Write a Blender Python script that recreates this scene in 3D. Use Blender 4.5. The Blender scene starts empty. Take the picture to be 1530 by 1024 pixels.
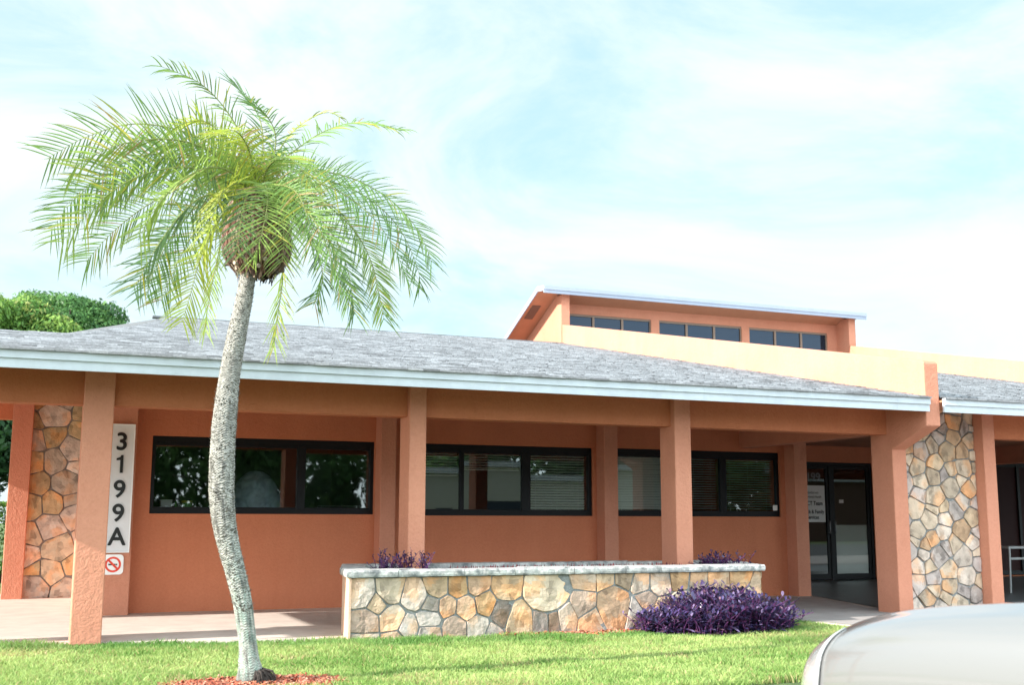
import bpy, bmesh, math, random
import numpy as np
from mathutils import Vector, Matrix, noise
random.seed(7); rng = np.random.default_rng(7)
R = math.radians
scene = bpy.context.scene
COL = scene.collection
# ------------------------------------------------------------------ camera
f_px, W_px = 1700.0, 1530.0
pitch, yaw, roll = math.atan((777-512)/1700.0), R(22.26), R(0.14)
cam = bpy.data.cameras.new('camera'); camo = bpy.data.objects.new('camera', cam); COL.objects.link(camo)
cam.sensor_width = 36; cam.lens = f_px/W_px*36; cam.clip_end = 2000; cam.clip_start = 0.05
cy, sy, cp, sp = math.cos(yaw), math.sin(yaw), math.cos(pitch), math.sin(pitch)
fw = Vector((sy*cp, cy*cp, sp)); rt = Vector((cy, -sy, 0)); up = rt.cross(fw)
rr = rt*math.cos(roll) + up*math.sin(roll); uu = -rt*math.sin(roll) + up*math.cos(roll)
m = Matrix((rr, uu, -fw)).transposed().to_4x4(); m.translation = (0, 0, 1.3)
camo.matrix_world = m
cam.dof.use_dof = True; cam.dof.focus_distance = 13.5; cam.dof.aperture_fstop = 2.8
scene.camera = camo
# ------------------------------------------------------------------ light
SUN_EL, SUN_AZ = R(25), R(6)                       # sun low at the left, slightly in front of the facade
sdir = Vector((-math.cos(SUN_EL)*math.cos(SUN_AZ), -math.cos(SUN_EL)*math.sin(SUN_AZ), math.sin(SUN_EL)))
sl = bpy.data.lights.new('sun', 'SUN'); sl.energy = 4.2; sl.angle = R(0.5); sl.color = (1, .945, .88)
so = bpy.data.objects.new('sun', sl); COL.objects.link(so); so.rotation_euler = sdir.to_track_quat('Z', 'Y').to_euler()
world = bpy.data.worlds.new('World'); scene.world = world; world.use_nodes = True
nt = world.node_tree; nt.nodes.clear()
def N(nt, t, **k):
    n = nt.nodes.new(t)
    for a, v in k.items(): setattr(n, a, v)
    return n
sky = N(nt, 'ShaderNodeTexSky', sky_type='NISHITA', sun_disc=False, sun_elevation=SUN_EL, sun_rotation=math.atan2(sdir.x, sdir.y), air_density=1.0, dust_density=1.4, ozone_density=1.0)
tc = N(nt, 'ShaderNodeTexCoord'); mp = N(nt, 'ShaderNodeMapping'); mp.inputs['Scale'].default_value = (1.2, 1.2, 2.6); mp.inputs['Rotation'].default_value = (0.2, 0.5, 0.4)
nz = N(nt, 'ShaderNodeTexNoise'); nz.inputs['Scale'].default_value = 2.0; nz.inputs['Detail'].default_value = 9; nz.inputs['Roughness'].default_value = .6; nz.inputs['Distortion'].default_value = .9
cr = N(nt, 'ShaderNodeValToRGB'); cr.color_ramp.elements[0].position = .30; cr.color_ramp.elements[1].position = .62; cr.color_ramp.interpolation = 'EASE'
mx = N(nt, 'ShaderNodeMix', data_type='RGBA'); mx.inputs[7].default_value = (3.1, 3.45, 3.55, 1)
bg = N(nt, 'ShaderNodeBackground'); bg.inputs[1].default_value = .12
ou = N(nt, 'ShaderNodeOutputWorld')
L = nt.links.new
L(tc.outputs['Generated'], mp.inputs[0]); L(mp.outputs[0], nz.inputs[0]); L(nz.outputs[0], cr.inputs[0]); L(cr.outputs[0], mx.inputs[0])
thin = N(nt, 'ShaderNodeMix', data_type='RGBA'); thin.inputs[0].default_value = .72; thin.inputs[7].default_value = (1.95, 2.95, 3.4, 1)
L(sky.outputs[0], thin.inputs[6]); L(thin.outputs[2], mx.inputs[6]); sx = N(nt, 'ShaderNodeSeparateXYZ'); L(tc.outputs['Generated'], sx.inputs[0])
vl = N(nt, 'ShaderNodeMapRange', interpolation_type='SMOOTHSTEP'); vl.inputs[1].default_value = .25; vl.inputs[2].default_value = -.7; vl.inputs[3].default_value = 1.0; vl.inputs[4].default_value = 3.2  # brightens the unseen sky behind the camera to fill the shaded facade
L(sx.outputs['Y'], vl.inputs[0]); vs_ = N(nt, 'ShaderNodeVectorMath', operation='SCALE'); L(mx.outputs[2], vs_.inputs[0]); L(vl.outputs[0], vs_.inputs['Scale']); L(vs_.outputs[0], bg.inputs[0]); L(bg.outputs[0], ou.inputs[0])
scene.view_settings.view_transform = 'Standard'; scene.view_settings.look = 'None'
scene.view_settings.exposure = 1.45; scene.view_settings.gamma = 1
scene.render.engine = 'CYCLES'
scene.cycles.max_bounces = 8; scene.cycles.transparent_max_bounces = 16

# ------------------------------------------------------------------ helpers
def link(o, parent=None):
    COL.objects.link(o)
    if parent is not None: o.parent = parent
    return o
def tag(o, label=None, cat=None, group=None, kind=None):
    if label: o['label'] = label
    if cat: o['category'] = cat
    if group: o['group'] = group
    if kind: o['kind'] = kind
    return o
def empty(name, loc, label=None, cat=None, group=None, rz=0):
    o = bpy.data.objects.new(name, None); link(o); o.location = loc; o.rotation_euler = (0, 0, rz); o.empty_display_size = .2
    return tag(o, label, cat, group)
class MB:
    """collects faces, builds ONE mesh object (in world coordinates)"""
    def __init__(s): s.v = []; s.f = []; s.c = []; s.mi = []; s.uv = None
    def face(s, pts, col=None, mi=0):
        b = len(s.v); s.v += [tuple(p) for p in pts]; s.f.append(tuple(range(b, b+len(pts)))); s.c.append(col); s.mi.append(mi)
    def mesh(s, vs, fs, col=None, mi=0):
        b = len(s.v); s.v += [tuple(p) for p in vs]
        for f in fs: s.f.append(tuple(b+i for i in f)); s.c.append(col); s.mi.append(mi)
    def box(s, x0, x1, y0, y1, z0, z1, col=None, mi=0):
        v = [(x, y, z) for z in (z0, z1) for y in (y0, y1) for x in (x0, x1)]
        s.mesh(v, [(0, 2, 3, 1), (4, 5, 7, 6), (0, 1, 5, 4), (2, 6, 7, 3), (0, 4, 6, 2), (1, 3, 7, 5)], col, mi)
    def prism(s, poly, z0, z1, col=None, mi=0):
        n = len(poly); v = [(x, y, z0) for x, y in poly] + [(x, y, z1) for x, y in poly]
        s.mesh(v, [tuple(range(n))[::-1], tuple(range(n, 2*n))] + [(i, (i+1) % n, n+(i+1) % n, n+i) for i in range(n)], col, mi)
    def tube(s, pts, rad, seg=8, col=None, mi=0, caps=True):
        pts = [Vector(p) for p in pts]; vs = []; n = len(pts)
        if not hasattr(rad, '__len__'): rad = [rad]*n
        for i, p in enumerate(pts):
            t = (pts[min(i+1, n-1)] - pts[max(i-1, 0)]).normalized()
            a = t.cross(Vector((0, 0, 1)) if abs(t.z) < .9 else Vector((1, 0, 0))).normalized(); b = t.cross(a)
            for k in range(seg):
                an = 2*math.pi*k/seg; vs.append(p + (a*math.cos(an) + b*math.sin(an))*rad[i])
        fs = [(i*seg+k, i*seg+(k+1) % seg, (i+1)*seg+(k+1) % seg, (i+1)*seg+k) for i in range(n-1) for k in range(seg)]
        if caps: fs += [tuple(range(seg))[::-1], tuple(range((n-1)*seg, n*seg))]
        s.mesh(vs, fs, col, mi)
    def build(s, name, mats, parent=None, smooth=False, bevel=0, recalc=False):
        me = bpy.data.meshes.new(name); me.from_pydata(s.v, [], s.f)
        for m in (mats if isinstance(mats, (list, tuple)) else [mats]): me.materials.append(m)
        if any(s.mi): me.polygons.foreach_set('material_index', s.mi)
        if any(c is not None for c in s.c):
            at = me.color_attributes.new('col', 'FLOAT_COLOR', 'CORNER'); arr = []
            for f, c in zip(s.f, s.c):
                c = c or (1, 1, 1); arr += [c[0], c[1], c[2], 1]*len(f)
            at.data.foreach_set('color', arr)
        if smooth: me.polygons.foreach_set('use_smooth', [True]*len(me.polygons))
        if recalc or bevel:
            bm = bmesh.new(); bm.from_mesh(me)
            bmesh.ops.remove_doubles(bm, verts=bm.verts, dist=1e-5); bmesh.ops.recalc_face_normals(bm, faces=bm.faces); bm.to_mesh(me); bm.free()
        me.update()
        o = bpy.data.objects.new(name, me); link(o)
        if parent is not None:
            o.parent = parent; o.matrix_parent_inverse = Matrix.Identity(4)
            inv = chain_inv(parent); me.transform(inv)
        if bevel:
            b = o.modifiers.new('bevel', 'BEVEL'); b.width = bevel; b.segments = 2; b.limit_method = 'ANGLE'; b.angle_limit = R(40)
            b.harden_normals = False
        return o
def chain_inv(p):
    mt = Matrix.Identity(4)
    while p is not None:
        mt = p.matrix_basis @ mt if False else Matrix.LocRotScale(p.location, p.rotation_euler, p.scale) @ mt
        p = p.parent
    return mt.inverted()
def bulk(name, V, F, mat, parent=None, cols=None, smooth=False):
    """V (n,3), F (m,k) numpy, cols (m,3) per face"""
    me = bpy.data.meshes.new(name); n, k = F.shape
    V = np.asarray(V, np.float32)
    if parent is not None:
        M = np.array(chain_inv(parent)); V = (V @ M[:3, :3].T + M[:3, 3]).astype(np.float32)
    me.vertices.add(len(V)); me.vertices.foreach_set('co', V.ravel())
    me.loops.add(n*k); me.loops.foreach_set('vertex_index', F.ravel().astype(np.int32))
    me.polygons.add(n); me.polygons.foreach_set('loop_start', np.arange(n, dtype=np.int32)*k)
    try: me.polygons.foreach_set('loop_total', np.full(n, k, np.int32))
    except Exception: pass
    me.materials.append(mat); me.update(calc_edges=True)
    if cols is not None:
        at = me.color_attributes.new('col', 'FLOAT_COLOR', 'CORNER')
        c = np.ones((n, k, 4), np.float32); c[:, :, :3] = np.asarray(cols)[:, None, :]; at.data.foreach_set('color', c.ravel())
    if smooth: me.polygons.foreach_set('use_smooth', [True]*n)
    me.validate()
    o = bpy.data.objects.new(name, me); link(o)
    if parent is not None: o.parent = parent
    return o

# ------------------------------------------------------------------ materials
def mat(name, base=(.5, .5, .5), rough=.6, metal=0, spec=.5, vcol=False, noise_amt=0, nscale=3, bump=0, bscale=60, bdetail=4, col2=None, coords='Object', coat=0, extra=None):
    m = bpy.data.materials.new(name); m.use_nodes = True; nt = m.node_tree; p = nt.nodes['Principled BSDF']; L = nt.links.new
    p.inputs['Base Color'].default_value = (*base, 1); p.inputs['Roughness'].default_value = rough; p.inputs['Metallic'].default_value = metal
    p.inputs['Specular IOR Level'].default_value = spec; p.inputs['Coat Weight'].default_value = coat; p.inputs['Coat Roughness'].default_value = .04
    tc = N(nt, 'ShaderNodeNewGeometry'); src = tc.outputs['Position']
    last = None
    if vcol:
        a = N(nt, 'ShaderNodeAttribute', attribute_name='col'); last = a.outputs['Color']
    if noise_amt or col2:
        nz = N(nt, 'ShaderNodeTexNoise'); nz.inputs['Scale'].default_value = nscale; nz.inputs['Detail'].default_value = 7; nz.inputs['Roughness'].default_value = .65
        L(src, nz.inputs['Vector'])
        if col2:
            r = N(nt, 'ShaderNodeValToRGB'); r.color_ramp.elements[0].position = .36; r.color_ramp.elements[1].position = .66
            r.color_ramp.elements[0].color = (*base, 1); r.color_ramp.elements[1].color = (*col2, 1); L(nz.outputs[0], r.inputs[0])
            if last is None: last = r.outputs[0]
            else:
                x = N(nt, 'ShaderNodeMix', data_type='RGBA', blend_type='MULTIPLY'); x.inputs[0].default_value = 1; L(last, x.inputs[6]); L(r.outputs[0], x.inputs[7]); last = x.outputs[2]
        else:
            mr = N(nt, 'ShaderNodeMapRange'); mr.inputs[1].default_value = .3; mr.inputs[2].default_value = .7; mr.inputs[3].default_value = 1-noise_amt; mr.inputs[4].default_value = 1+noise_amt
            L(nz.outputs[0], mr.inputs[0])
            x = N(nt, 'ShaderNodeVectorMath', operation='SCALE'); L(mr.outputs[0], x.inputs['Scale'])
            if last is None: x.inputs[0].default_value = base
            else: L(last, x.inputs[0])
            last = x.outputs[0]
    if last is not None: L(last, p.inputs['Base Color'])
    if bump:
        nb = N(nt, 'ShaderNodeTexNoise'); nb.inputs['Scale'].default_value = bscale; nb.inputs['Detail'].default_value = bdetail; L(src, nb.inputs['Vector'])
        b = N(nt, 'ShaderNodeBump'); b.inputs['Strength'].default_value = bump; b.inputs['Distance'].default_value = .02; L(nb.outputs[0], b.inputs['Height']); L(b.outputs[0], p.inputs['Normal'])
    return m
def stucco(name, base, dark):
    m = mat(name, base, .85, spec=.25, noise_amt=.001, nscale=1.1)
    nt = m.node_tree; L = nt.links.new; p = nt.nodes['Principled BSDF']
    g = N(nt, 'ShaderNodeNewGeometry')
    n1 = N(nt, 'ShaderNodeTexNoise'); n1.inputs['Scale'].default_value = .9; n1.inputs['Detail'].default_value = 8; n1.inputs['Roughness'].default_value = .7
    n2 = N(nt, 'ShaderNodeTexNoise'); n2.inputs['Scale'].default_value = 26; n2.inputs['Detail'].default_value = 5; n2.inputs['Roughness'].default_value = .6
    mpn = N(nt, 'ShaderNodeMapping'); mpn.inputs['Scale'].default_value = (9, 9, .7)
    n3 = N(nt, 'ShaderNodeTexNoise'); n3.inputs['Scale'].default_value = .6; n3.inputs['Detail'].default_value = 6
    for a in (n1, n2): L(g.outputs['Position'], a.inputs['Vector'])
    L(g.outputs['Position'], mpn.inputs[0]); L(mpn.outputs[0], n3.inputs['Vector'])
    r = N(nt, 'ShaderNodeValToRGB'); r.color_ramp.elements[0].position = .3; r.color_ramp.elements[1].position = .62
    r.color_ramp.elements[0].color = (*dark, 1); r.color_ramp.elements[1].color = (*base, 1)
    ad = N(nt, 'ShaderNodeMath', operation='MULTIPLY_ADD'); ad.inputs[1].default_value = .35; L(n2.outputs[0], ad.inputs[0])
    sb = N(nt, 'ShaderNodeMath', operation='MULTIPLY_ADD'); sb.inputs[1].default_value = .5; L(n1.outputs[0], sb.inputs[0])
    m3 = N(nt, 'ShaderNodeMath', operation='MULTIPLY'); m3.inputs[1].default_value = .22; L(n3.outputs[0], m3.inputs[0])
    L(m3.outputs[0], sb.inputs[2]); L(sb.outputs[0], ad.inputs[2]); L(ad.outputs[0], r.inputs[0]); L(r.outputs[0], p.inputs['Base Color'])
    nb = N(nt, 'ShaderNodeTexNoise'); nb.inputs['Scale'].default_value = 45; nb.inputs['Detail'].default_value = 3
    nc = N(nt, 'ShaderNodeTexNoise'); nc.inputs['Scale'].default_value = 9; nc.inputs['Detail'].default_value = 3; nc.inputs['Distortion'].default_value = 1.2
    for a in (nb, nc): L(g.outputs['Position'], a.inputs['Vector'])
    s = N(nt, 'ShaderNodeMath', operation='MULTIPLY_ADD'); s.inputs[1].default_value = 1.3; L(nc.outputs[0], s.inputs[0]); L(nb.outputs[0], s.inputs[2])
    b = N(nt, 'ShaderNodeBump'); b.inputs['Strength'].default_value = .5; b.inputs['Distance'].default_value = .014; L(s.outputs[0], b.inputs['Height']); L(b.outputs[0], p.inputs['Normal'])
    return m
M = {}
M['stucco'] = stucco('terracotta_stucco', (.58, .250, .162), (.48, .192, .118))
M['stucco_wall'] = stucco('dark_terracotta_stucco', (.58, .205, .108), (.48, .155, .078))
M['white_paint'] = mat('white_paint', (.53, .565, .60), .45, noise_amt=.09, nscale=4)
M['stucco_beam'] = stucco('deep_terracotta_stucco', (.50, .175, .085), (.42, .135, .06))  # deeper, more orange terracotta for the beams
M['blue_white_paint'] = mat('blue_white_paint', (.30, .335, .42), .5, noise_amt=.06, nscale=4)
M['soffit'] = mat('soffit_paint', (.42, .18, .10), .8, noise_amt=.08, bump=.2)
M['black_metal'] = mat('black_metal', (.005, .006, .008), .5, spec=.25)
M['tan_metal'] = mat('tan_metal', (.22, .15, .11), .5)
M['roof_base'] = mat('roof_underlay', (.12, .125, .13), .9)
M['shingle'] = mat('shingle', (1, 1, 1), .85, vcol=True, noise_amt=.28, nscale=35, bump=.5, bscale=160, spec=.3)
M['stone'] = mat('flagstone', (1, 1, 1), .75, vcol=True, bump=.7, bscale=22, bdetail=8, spec=.3)
M['mortar'] = mat('mortar', (.22, .225, .22), .95, noise_amt=.3, nscale=14, bump=.6, bscale=40)
M['cap'] = mat('weathered_concrete', (.16, .165, .165), .9, col2=(.62, .60, .57), nscale=9, bump=.5, bscale=30)
M['walk'] = mat('walkway_concrete', (.52, .44, .38), .88, noise_amt=.13, nscale=2.5, bump=.3, bscale=150)
M['walk_dark'] = mat('dark_concrete', (.30, .27, .255), .8, noise_amt=.15, nscale=2.5, bump=.3, bscale=120)
M['tile'] = mat('entry_tile', (.09, .11, .115), .4, noise_amt=.2, nscale=3)
M['asphalt'] = mat('asphalt', (.055, .055, .057), .9, noise_amt=.3, nscale=40, bump=.5, bscale=120)
M['soil'] = mat('dark_soil', (.05, .03, .022), .95, noise_amt=.4, nscale=20, bump=.6, bscale=50)
M['grass_ground'] = mat('grass_ground', (.05, .085, .02), .95, col2=(.12, .17, .05), nscale=4, bump=.6, bscale=90)
M['mulch'] = mat('red_mulch', (1, 1, 1), .9, vcol=True, noise_amt=.2, nscale=30)
M['bark'] = mat('palm_bark', (1, 1, 1), .9, vcol=True, noise_amt=.25, nscale=25, bump=.5, bscale=70, spec=.15)
M['fibre'] = mat('palm_fibre', (1, 1, 1), .95, vcol=True, noise_amt=.3, nscale=40)
M['tree_bark'] = mat('tree_bark', (.10, .075, .055), .95, noise_amt=.3, nscale=9, bump=.6, bscale=20)
M['sign_white'] = mat('sign_white', (.72, .73, .76), .35, noise_amt=.04, nscale=5)
M['plate_white'] = mat('plate_white', (.9, .9, .9), .3)
M['sign_black'] = mat('sign_black', (.01, .01, .012), .35)
M['sign_red'] = mat('sign_red', (.75, .06, .03), .4)
M['blind'] = mat('blind_slat', (.80, .78, .72), .6)
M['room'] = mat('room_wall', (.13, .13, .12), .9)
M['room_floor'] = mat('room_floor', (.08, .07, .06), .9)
M['paper'] = mat('paper', (.75, .75, .74), .7)
M['green_plastic'] = mat('green_plastic', (.10, .30, .06), .5)
M['yellow_plastic'] = mat('yellow_plastic', (.55, .45, .05), .5)
M['steel'] = mat('brushed_steel', (.35, .37, .38), .4, metal=.6)
M['plastic_grey'] = mat('grey_plastic', (.20, .21, .22), .5)
M['paint_silver'] = mat('silver_car_paint', (.26, .26, .255), .30, metal=.45, coat=1.0)
M['paint_blue'] = mat('blue_car_paint', (.16, .22, .30), .3, metal=.5, coat=1.0)
M['rubber'] = mat('rubber', (.02, .02, .02), .8)
M['lens'] = mat('lamp_lens', (.33, .33, .325), .08, coat=1)
M['amber'] = mat('amber_lens', (.34, .22, .12), .15, coat=1)
M['pale_wall'] = mat('pale_wall', (.62, .60, .52), .9, noise_amt=.06)
M['maroon'] = mat('maroon_recess_shade', (.035, .012, .012), .7, spec=.2)
M['vent'] = mat('vent_brown', (.14, .07, .05), .7)
def leafmat(name, transl=.35, rough=.5, spec=.3):
    m = bpy.data.materials.new(name); m.use_nodes = True; nt = m.node_tree; L = nt.links.new; p = nt.nodes['Principled BSDF']
    a = N(nt, 'ShaderNodeAttribute', attribute_name='col'); L(a.outputs['Color'], p.inputs['Base Color']); p.inputs['Roughness'].default_value = rough; p.inputs['Specular IOR Level'].default_value = spec
    t = N(nt, 'ShaderNodeBsdfTranslucent'); L(a.outputs['Color'], t.inputs[0]); x = N(nt, 'ShaderNodeMixShader'); x.inputs[0].default_value = transl
    L(p.outputs[0], x.inputs[1]); L(t.outputs[0], x.inputs[2]); L(x.outputs[0], nt.nodes['Material Output'].inputs[0]); return m
M['leaf'] = leafmat('palm_leaflet', .4); M['tree_leaf'] = leafmat('tree_leaf', .3); M['grass'] = leafmat('grass_blade', .45, .5, .25); M['purple'] = leafmat('purple_leaf', .12, .35, .5)
def glass(name, tint=(.75, .8, .8), refl=.12, trans=True, gc=(.95, 1, 1)):
    m = bpy.data.materials.new(name); m.use_nodes = True; nt = m.node_tree; L = nt.links.new; nt.nodes.remove(nt.nodes['Principled BSDF'])
    g = N(nt, 'ShaderNodeBsdfGlossy'); g.inputs['Roughness'].default_value = .015; g.inputs[0].default_value = (*gc, 1)
    if trans: t = N(nt, 'ShaderNodeBsdfTransparent'); t.inputs[0].default_value = (*tint, 1)
    else: t = N(nt, 'ShaderNodeBsdfDiffuse'); t.inputs[0].default_value = (*tint, 1)
    fr = N(nt, 'ShaderNodeFresnel'); fr.inputs[0].default_value = 1.5
    mr = N(nt, 'ShaderNodeMapRange'); mr.inputs[1].default_value = 0; mr.inputs[2].default_value = 1; mr.inputs[3].default_value = refl; mr.inputs[4].default_value = 1
    L(fr.outputs[0], mr.inputs[0])
    x = N(nt, 'ShaderNodeMixShader'); L(mr.outputs[0], x.inputs[0]); L(t.outputs[0], x.inputs[1]); L(g.outputs[0], x.inputs[2]); L(x.outputs[0], nt.nodes['Material Output'].inputs[0]); return m
M['glass'] = glass('window_glass', (.68, .74, .74), .09)
M['door_glass'] = glass('door_glass', (.7, .75, .75), .06)
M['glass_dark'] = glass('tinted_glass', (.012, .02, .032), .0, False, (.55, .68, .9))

def glyphs(s, size, mat_, parent, name, loc, bold=0.0, depth=.004, align='CENTER', sx=1.0):
    """real text standing on a surface that faces -Y; loc = world position of the baseline centre"""
    cu = bpy.data.curves.new(name, 'FONT'); cu.body = s; cu.size = size; cu.align_x = align; cu.extrude = depth; cu.resolution_u = 6
    t = bpy.data.objects.new('tmp', cu); COL.objects.link(t)
    dg = bpy.context.evaluated_depsgraph_get(); me = bpy.data.meshes.new_from_object(t.evaluated_get(dg)); bpy.data.objects.remove(t); 
    me.materials.clear(); me.materials.append(mat_)
    if bold:
        bm = bmesh.new(); 
        for k, (ox, oy) in enumerate(((0, 0), (bold, 0), (-bold, 0), (0, bold), (0, -bold))):
            m2 = me.copy(); m2.transform(Matrix.Translation((ox, oy, k*.0003))); bm.from_mesh(m2); bpy.data.meshes.remove(m2)
        bm.to_mesh(me); bm.free()
    me.transform(Matrix.Translation(loc) @ Matrix.Rotation(R(90), 4, 'X') @ Matrix.Diagonal((sx, 1, 1, 1)))
    me.transform(chain_inv(parent)); me.name = name
    o = bpy.data.objects.new(name, me); link(o, parent); return o

# ------------------------------------------------------------------ setting
def sheet(name, poly, z, m, zb=None):
    b = MB()
    if zb is None: b.face([(x, y, z) for x, y in poly])
    else: b.prism(poly, zb, z)
    o = b.build(name, m, recalc=zb is not None); return tag(o, kind='structure')
sheet('ground', [(-400, -400), (400, -400), (400, 400), (-400, 400)], -.20, M['grass_ground'])
sheet('parking_lot', [(-60, -18), (60, -18), (60, 6.5), (-60, 6.5)], -.17, M['asphalt'])
# lawn: gentle mound up to the walk
PATH_EDGE = lambda y: 9.35 + max(0, (12.2-y))*.02
b = MB(); nx, ny = 60, 12
xs = np.linspace(-25, 9.35, nx); ys = np.linspace(6.6, 13.5, ny)
for i in range(nx-1):
    for j in range(ny-1):
        b.face([(xs[i], ys[j], -.045), (xs[i+1], ys[j], -.045), (xs[i+1], ys[j+1], -.045), (xs[i], ys[j+1], -.045)])
tag(b.build('lawn', M['grass_ground']), kind='structure')
b = MB(); b.box(-25, 9.35, 6.45, 6.6, -.2, -.03); b.box(9.35, 9.5, 6.45, 11.9, -.2, -.01)
tag(b.build('kerb', M['walk'], bevel=.01), kind='structure')
# walkway slab
SLAB = [(-25, 13.5), (-.3, 13.46), (1.9, 12.88), (3.2, 12.62), (3.5, 14.0), (8.7, 14.0), (8.86, 13.0), (9.31, 12.95), (9.5, 11.9), (9.5, 6.45), (40, 6.45), (40, 22), (-25, 22)]
sheet('walkway', SLAB, 0, M['walk'], -.15)
b = MB(); b.face([(8.95, 13.02, .004), (9.34, 13.0, .004), (9.52, 11.9, .004), (9.52, 6.5, .004), (40, 6.5, .004), (40, 13.6, .004), (11.6, 14.2, .004), (12.45, 16.6, .004), (8.95, 16.6, .004)])
tag(b.build('path', M['walk_dark']), kind='structure')
b = MB(); b.face([(11.75, 14.2, .008), (40, 13.65, .008), (40, 21.9, .008), (12.5, 21.9, .008), (12.47, 16.7, .008)])
tag(b.build('entry_floor', M['tile']), kind='structure')

# ------------------------------------------------------------------ grass blades (lawn)
def inpoly(x, y, poly):
    c = np.zeros(len(x), bool); j = len(poly)-1
    for i in range(len(poly)):
        xi, yi = poly[i]; xj, yj = poly[j]
        k = ((yi > y) != (yj > y)); c ^= k & (x < (xj-xi)*(y-yi)/((yj-yi) or 1e-9)+xi); j = i
    return c
PALM = (1.67, 9.6)
def vnoise(x, y, s, seed=0):
    out = np.empty(len(x))
    g = np.random.default_rng(seed).random((64, 64)); X = x*s; Y = y*s
    xi = np.floor(X).astype(int); yi = np.floor(Y).astype(int); fx = X-xi; fy = Y-yi; fx = fx*fx*(3-2*fx); fy = fy*fy*(3-2*fy)
    G = lambda a, c: g[a % 64, c % 64]
    return (G(xi, yi)*(1-fx)+G(xi+1, yi)*fx)*(1-fy)+(G(xi, yi+1)*(1-fx)+G(xi+1, yi+1)*fx)*fy
def grass(n, x0, x1, y0, y1, hmin, hmax, name, poly_edge=True):
    x = rng.uniform(x0, x1, n); y = rng.uniform(y0, y1, n)
    edge = np.interp(x, [-25, -.3, 1.9, 3.2, 3.21, 6.0, 6.4, 8.7, 8.9, 9.31, 9.4], [13.5, 13.44, 12.86, 12.6, 12.40, 12.36, 12.2, 12.2, 12.95, 12.93, 12.3])
    d = np.hypot((x-PALM[0])/1.0, (y-PALM[1])/.55)
    keep = (y < edge + rng.normal(0, .012, n)) & (d > .62 + .10*vnoise(x, y, 3, 4) + rng.normal(0, .03, n))
    x, y = x[keep], y[keep]; n = len(x); edge = edge[keep]
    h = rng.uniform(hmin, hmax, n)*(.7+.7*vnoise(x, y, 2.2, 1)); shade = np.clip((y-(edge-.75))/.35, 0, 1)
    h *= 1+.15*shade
    w = rng.uniform(.0035, .008, n); a = rng.uniform(0, 2*np.pi, n); lean = rng.normal(0, .45, (n, 2))*h[:, None]
    dx, dy = np.cos(a)*w, np.sin(a)*w; z0 = -.05
    V = np.empty((n, 5, 3), np.float32)
    V[:, 0] = np.c_[x-dx, y-dy, np.full(n, z0)]; V[:, 1] = np.c_[x+dx, y+dy, np.full(n, z0)]
    V[:, 2] = np.c_[x+dx*.8+lean[:, 0]*.4, y+dy*.8+lean[:, 1]*.4, z0+h*.6]; V[:, 3] = np.c_[x-dx*.8+lean[:, 0]*.4, y-dy*.8+lean[:, 1]*.4, z0+h*.6]
    V[:, 4] = np.c_[x+lean[:, 0], y+lean[:, 1], z0+h*.95]
    base = np.arange(n)[:, None]*5
    F = np.concatenate([base+np.array([[0, 1, 2]]), base+np.array([[0, 2, 3]]), base+np.array([[3, 2, 4]])])
    t = (.55*vnoise(x, y, 1.3, 2)+.45*vnoise(x, y, 5, 3)) + rng.normal(0, .13, n); t = np.clip(t, 0, 1)[:, None]
    c = (1-t)*np.array([.13, .27, .05])+t*np.array([.48, .56, .21])
    dry = (rng.random(n) < .06+.30*(vnoise(x, y, 1.7, 9) > .74)+.10*(vnoise(x, y, 6, 11) > .7))[:, None]; c = np.where(dry, np.array([.42, .36, .17]), c)
    s = shade[:, None]; c = c*(1-s)+s*(.45*c+.55*np.array([.06, .22, .04]))  # darker green along the walk: shade put into the blade colour
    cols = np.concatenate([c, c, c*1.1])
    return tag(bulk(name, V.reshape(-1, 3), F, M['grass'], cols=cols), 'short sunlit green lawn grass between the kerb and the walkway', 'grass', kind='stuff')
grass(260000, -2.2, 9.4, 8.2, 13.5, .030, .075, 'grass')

# mulch
def mulch(name, pts, label):
    n = len(pts); b = MB()
    for x, y, z in pts:
        L_, W_ = random.uniform(.015, .05), random.uniform(.006, .014); q = Matrix.Rotation(random.uniform(0, 6.3), 3, 'Z') @ Matrix.Rotation(random.gauss(0, .4), 3, 'Y') @ Matrix.Rotation(random.gauss(0, .4), 3, 'X')
        c = random.choice([(.30, .07, .035), (.38, .10, .05), (.22, .05, .03), (.42, .16, .09), (.46, .24, .16)]); k = random.uniform(.7, 1.2); c = tuple(k*i for i in c)
        P = [Vector((x, y, z)) + q @ Vector(v) for v in ((-L_, -W_, 0), (L_, -W_, 0), (L_, W_, 0), (-L_, W_, 0), (-L_*.8, 0, .010), (L_*.8, 0, .010))]
        b.mesh(P, [(0, 1, 5, 4), (1, 2, 5), (2, 3, 4, 5), (3, 0, 4)], c)
    return tag(b.build(name, M['mulch']), label, 'mulch', kind='stuff')
pts = []
while len(pts) < 3800:
    x, y = random.uniform(-.8, .8), random.uniform(-.45, .45)
    if math.hypot(x/.78, y/.42) < 1: pts.append((PALM[0]+x, PALM[1]+y, -.038+.03*(1-math.hypot(x/.78, y/.42))+random.uniform(0, .015)))
mulch('mulch', pts, 'ring of red wood mulch around the foot of the palm trunk')
pts = [(random.uniform(4.9, 8.9), 0, 0) for _ in range(2600)]
pts = [(x, random.uniform(12.12 if x > 6 else 12.3, 12.42), random.uniform(-.04, .0)) for x, _, _ in pts]
mulch('mulch', pts, 'strip of red wood mulch along the foot of the stone planter')

# ------------------------------------------------------------------ office building
bld = empty('office_building', (6, 15, 0), 'low terracotta stucco office building with grey shingle roof, colonnade and raised clerestory', 'building')
COLX = [(.36, .675), (4.038, 4.25), (7.687, 7.935), (11.27, 11.52), (12.98, 13.21)]
FY = 12.3                                                   # eave line
roofz = lambda y: 2.985+.2045*(y-12.3)
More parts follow.
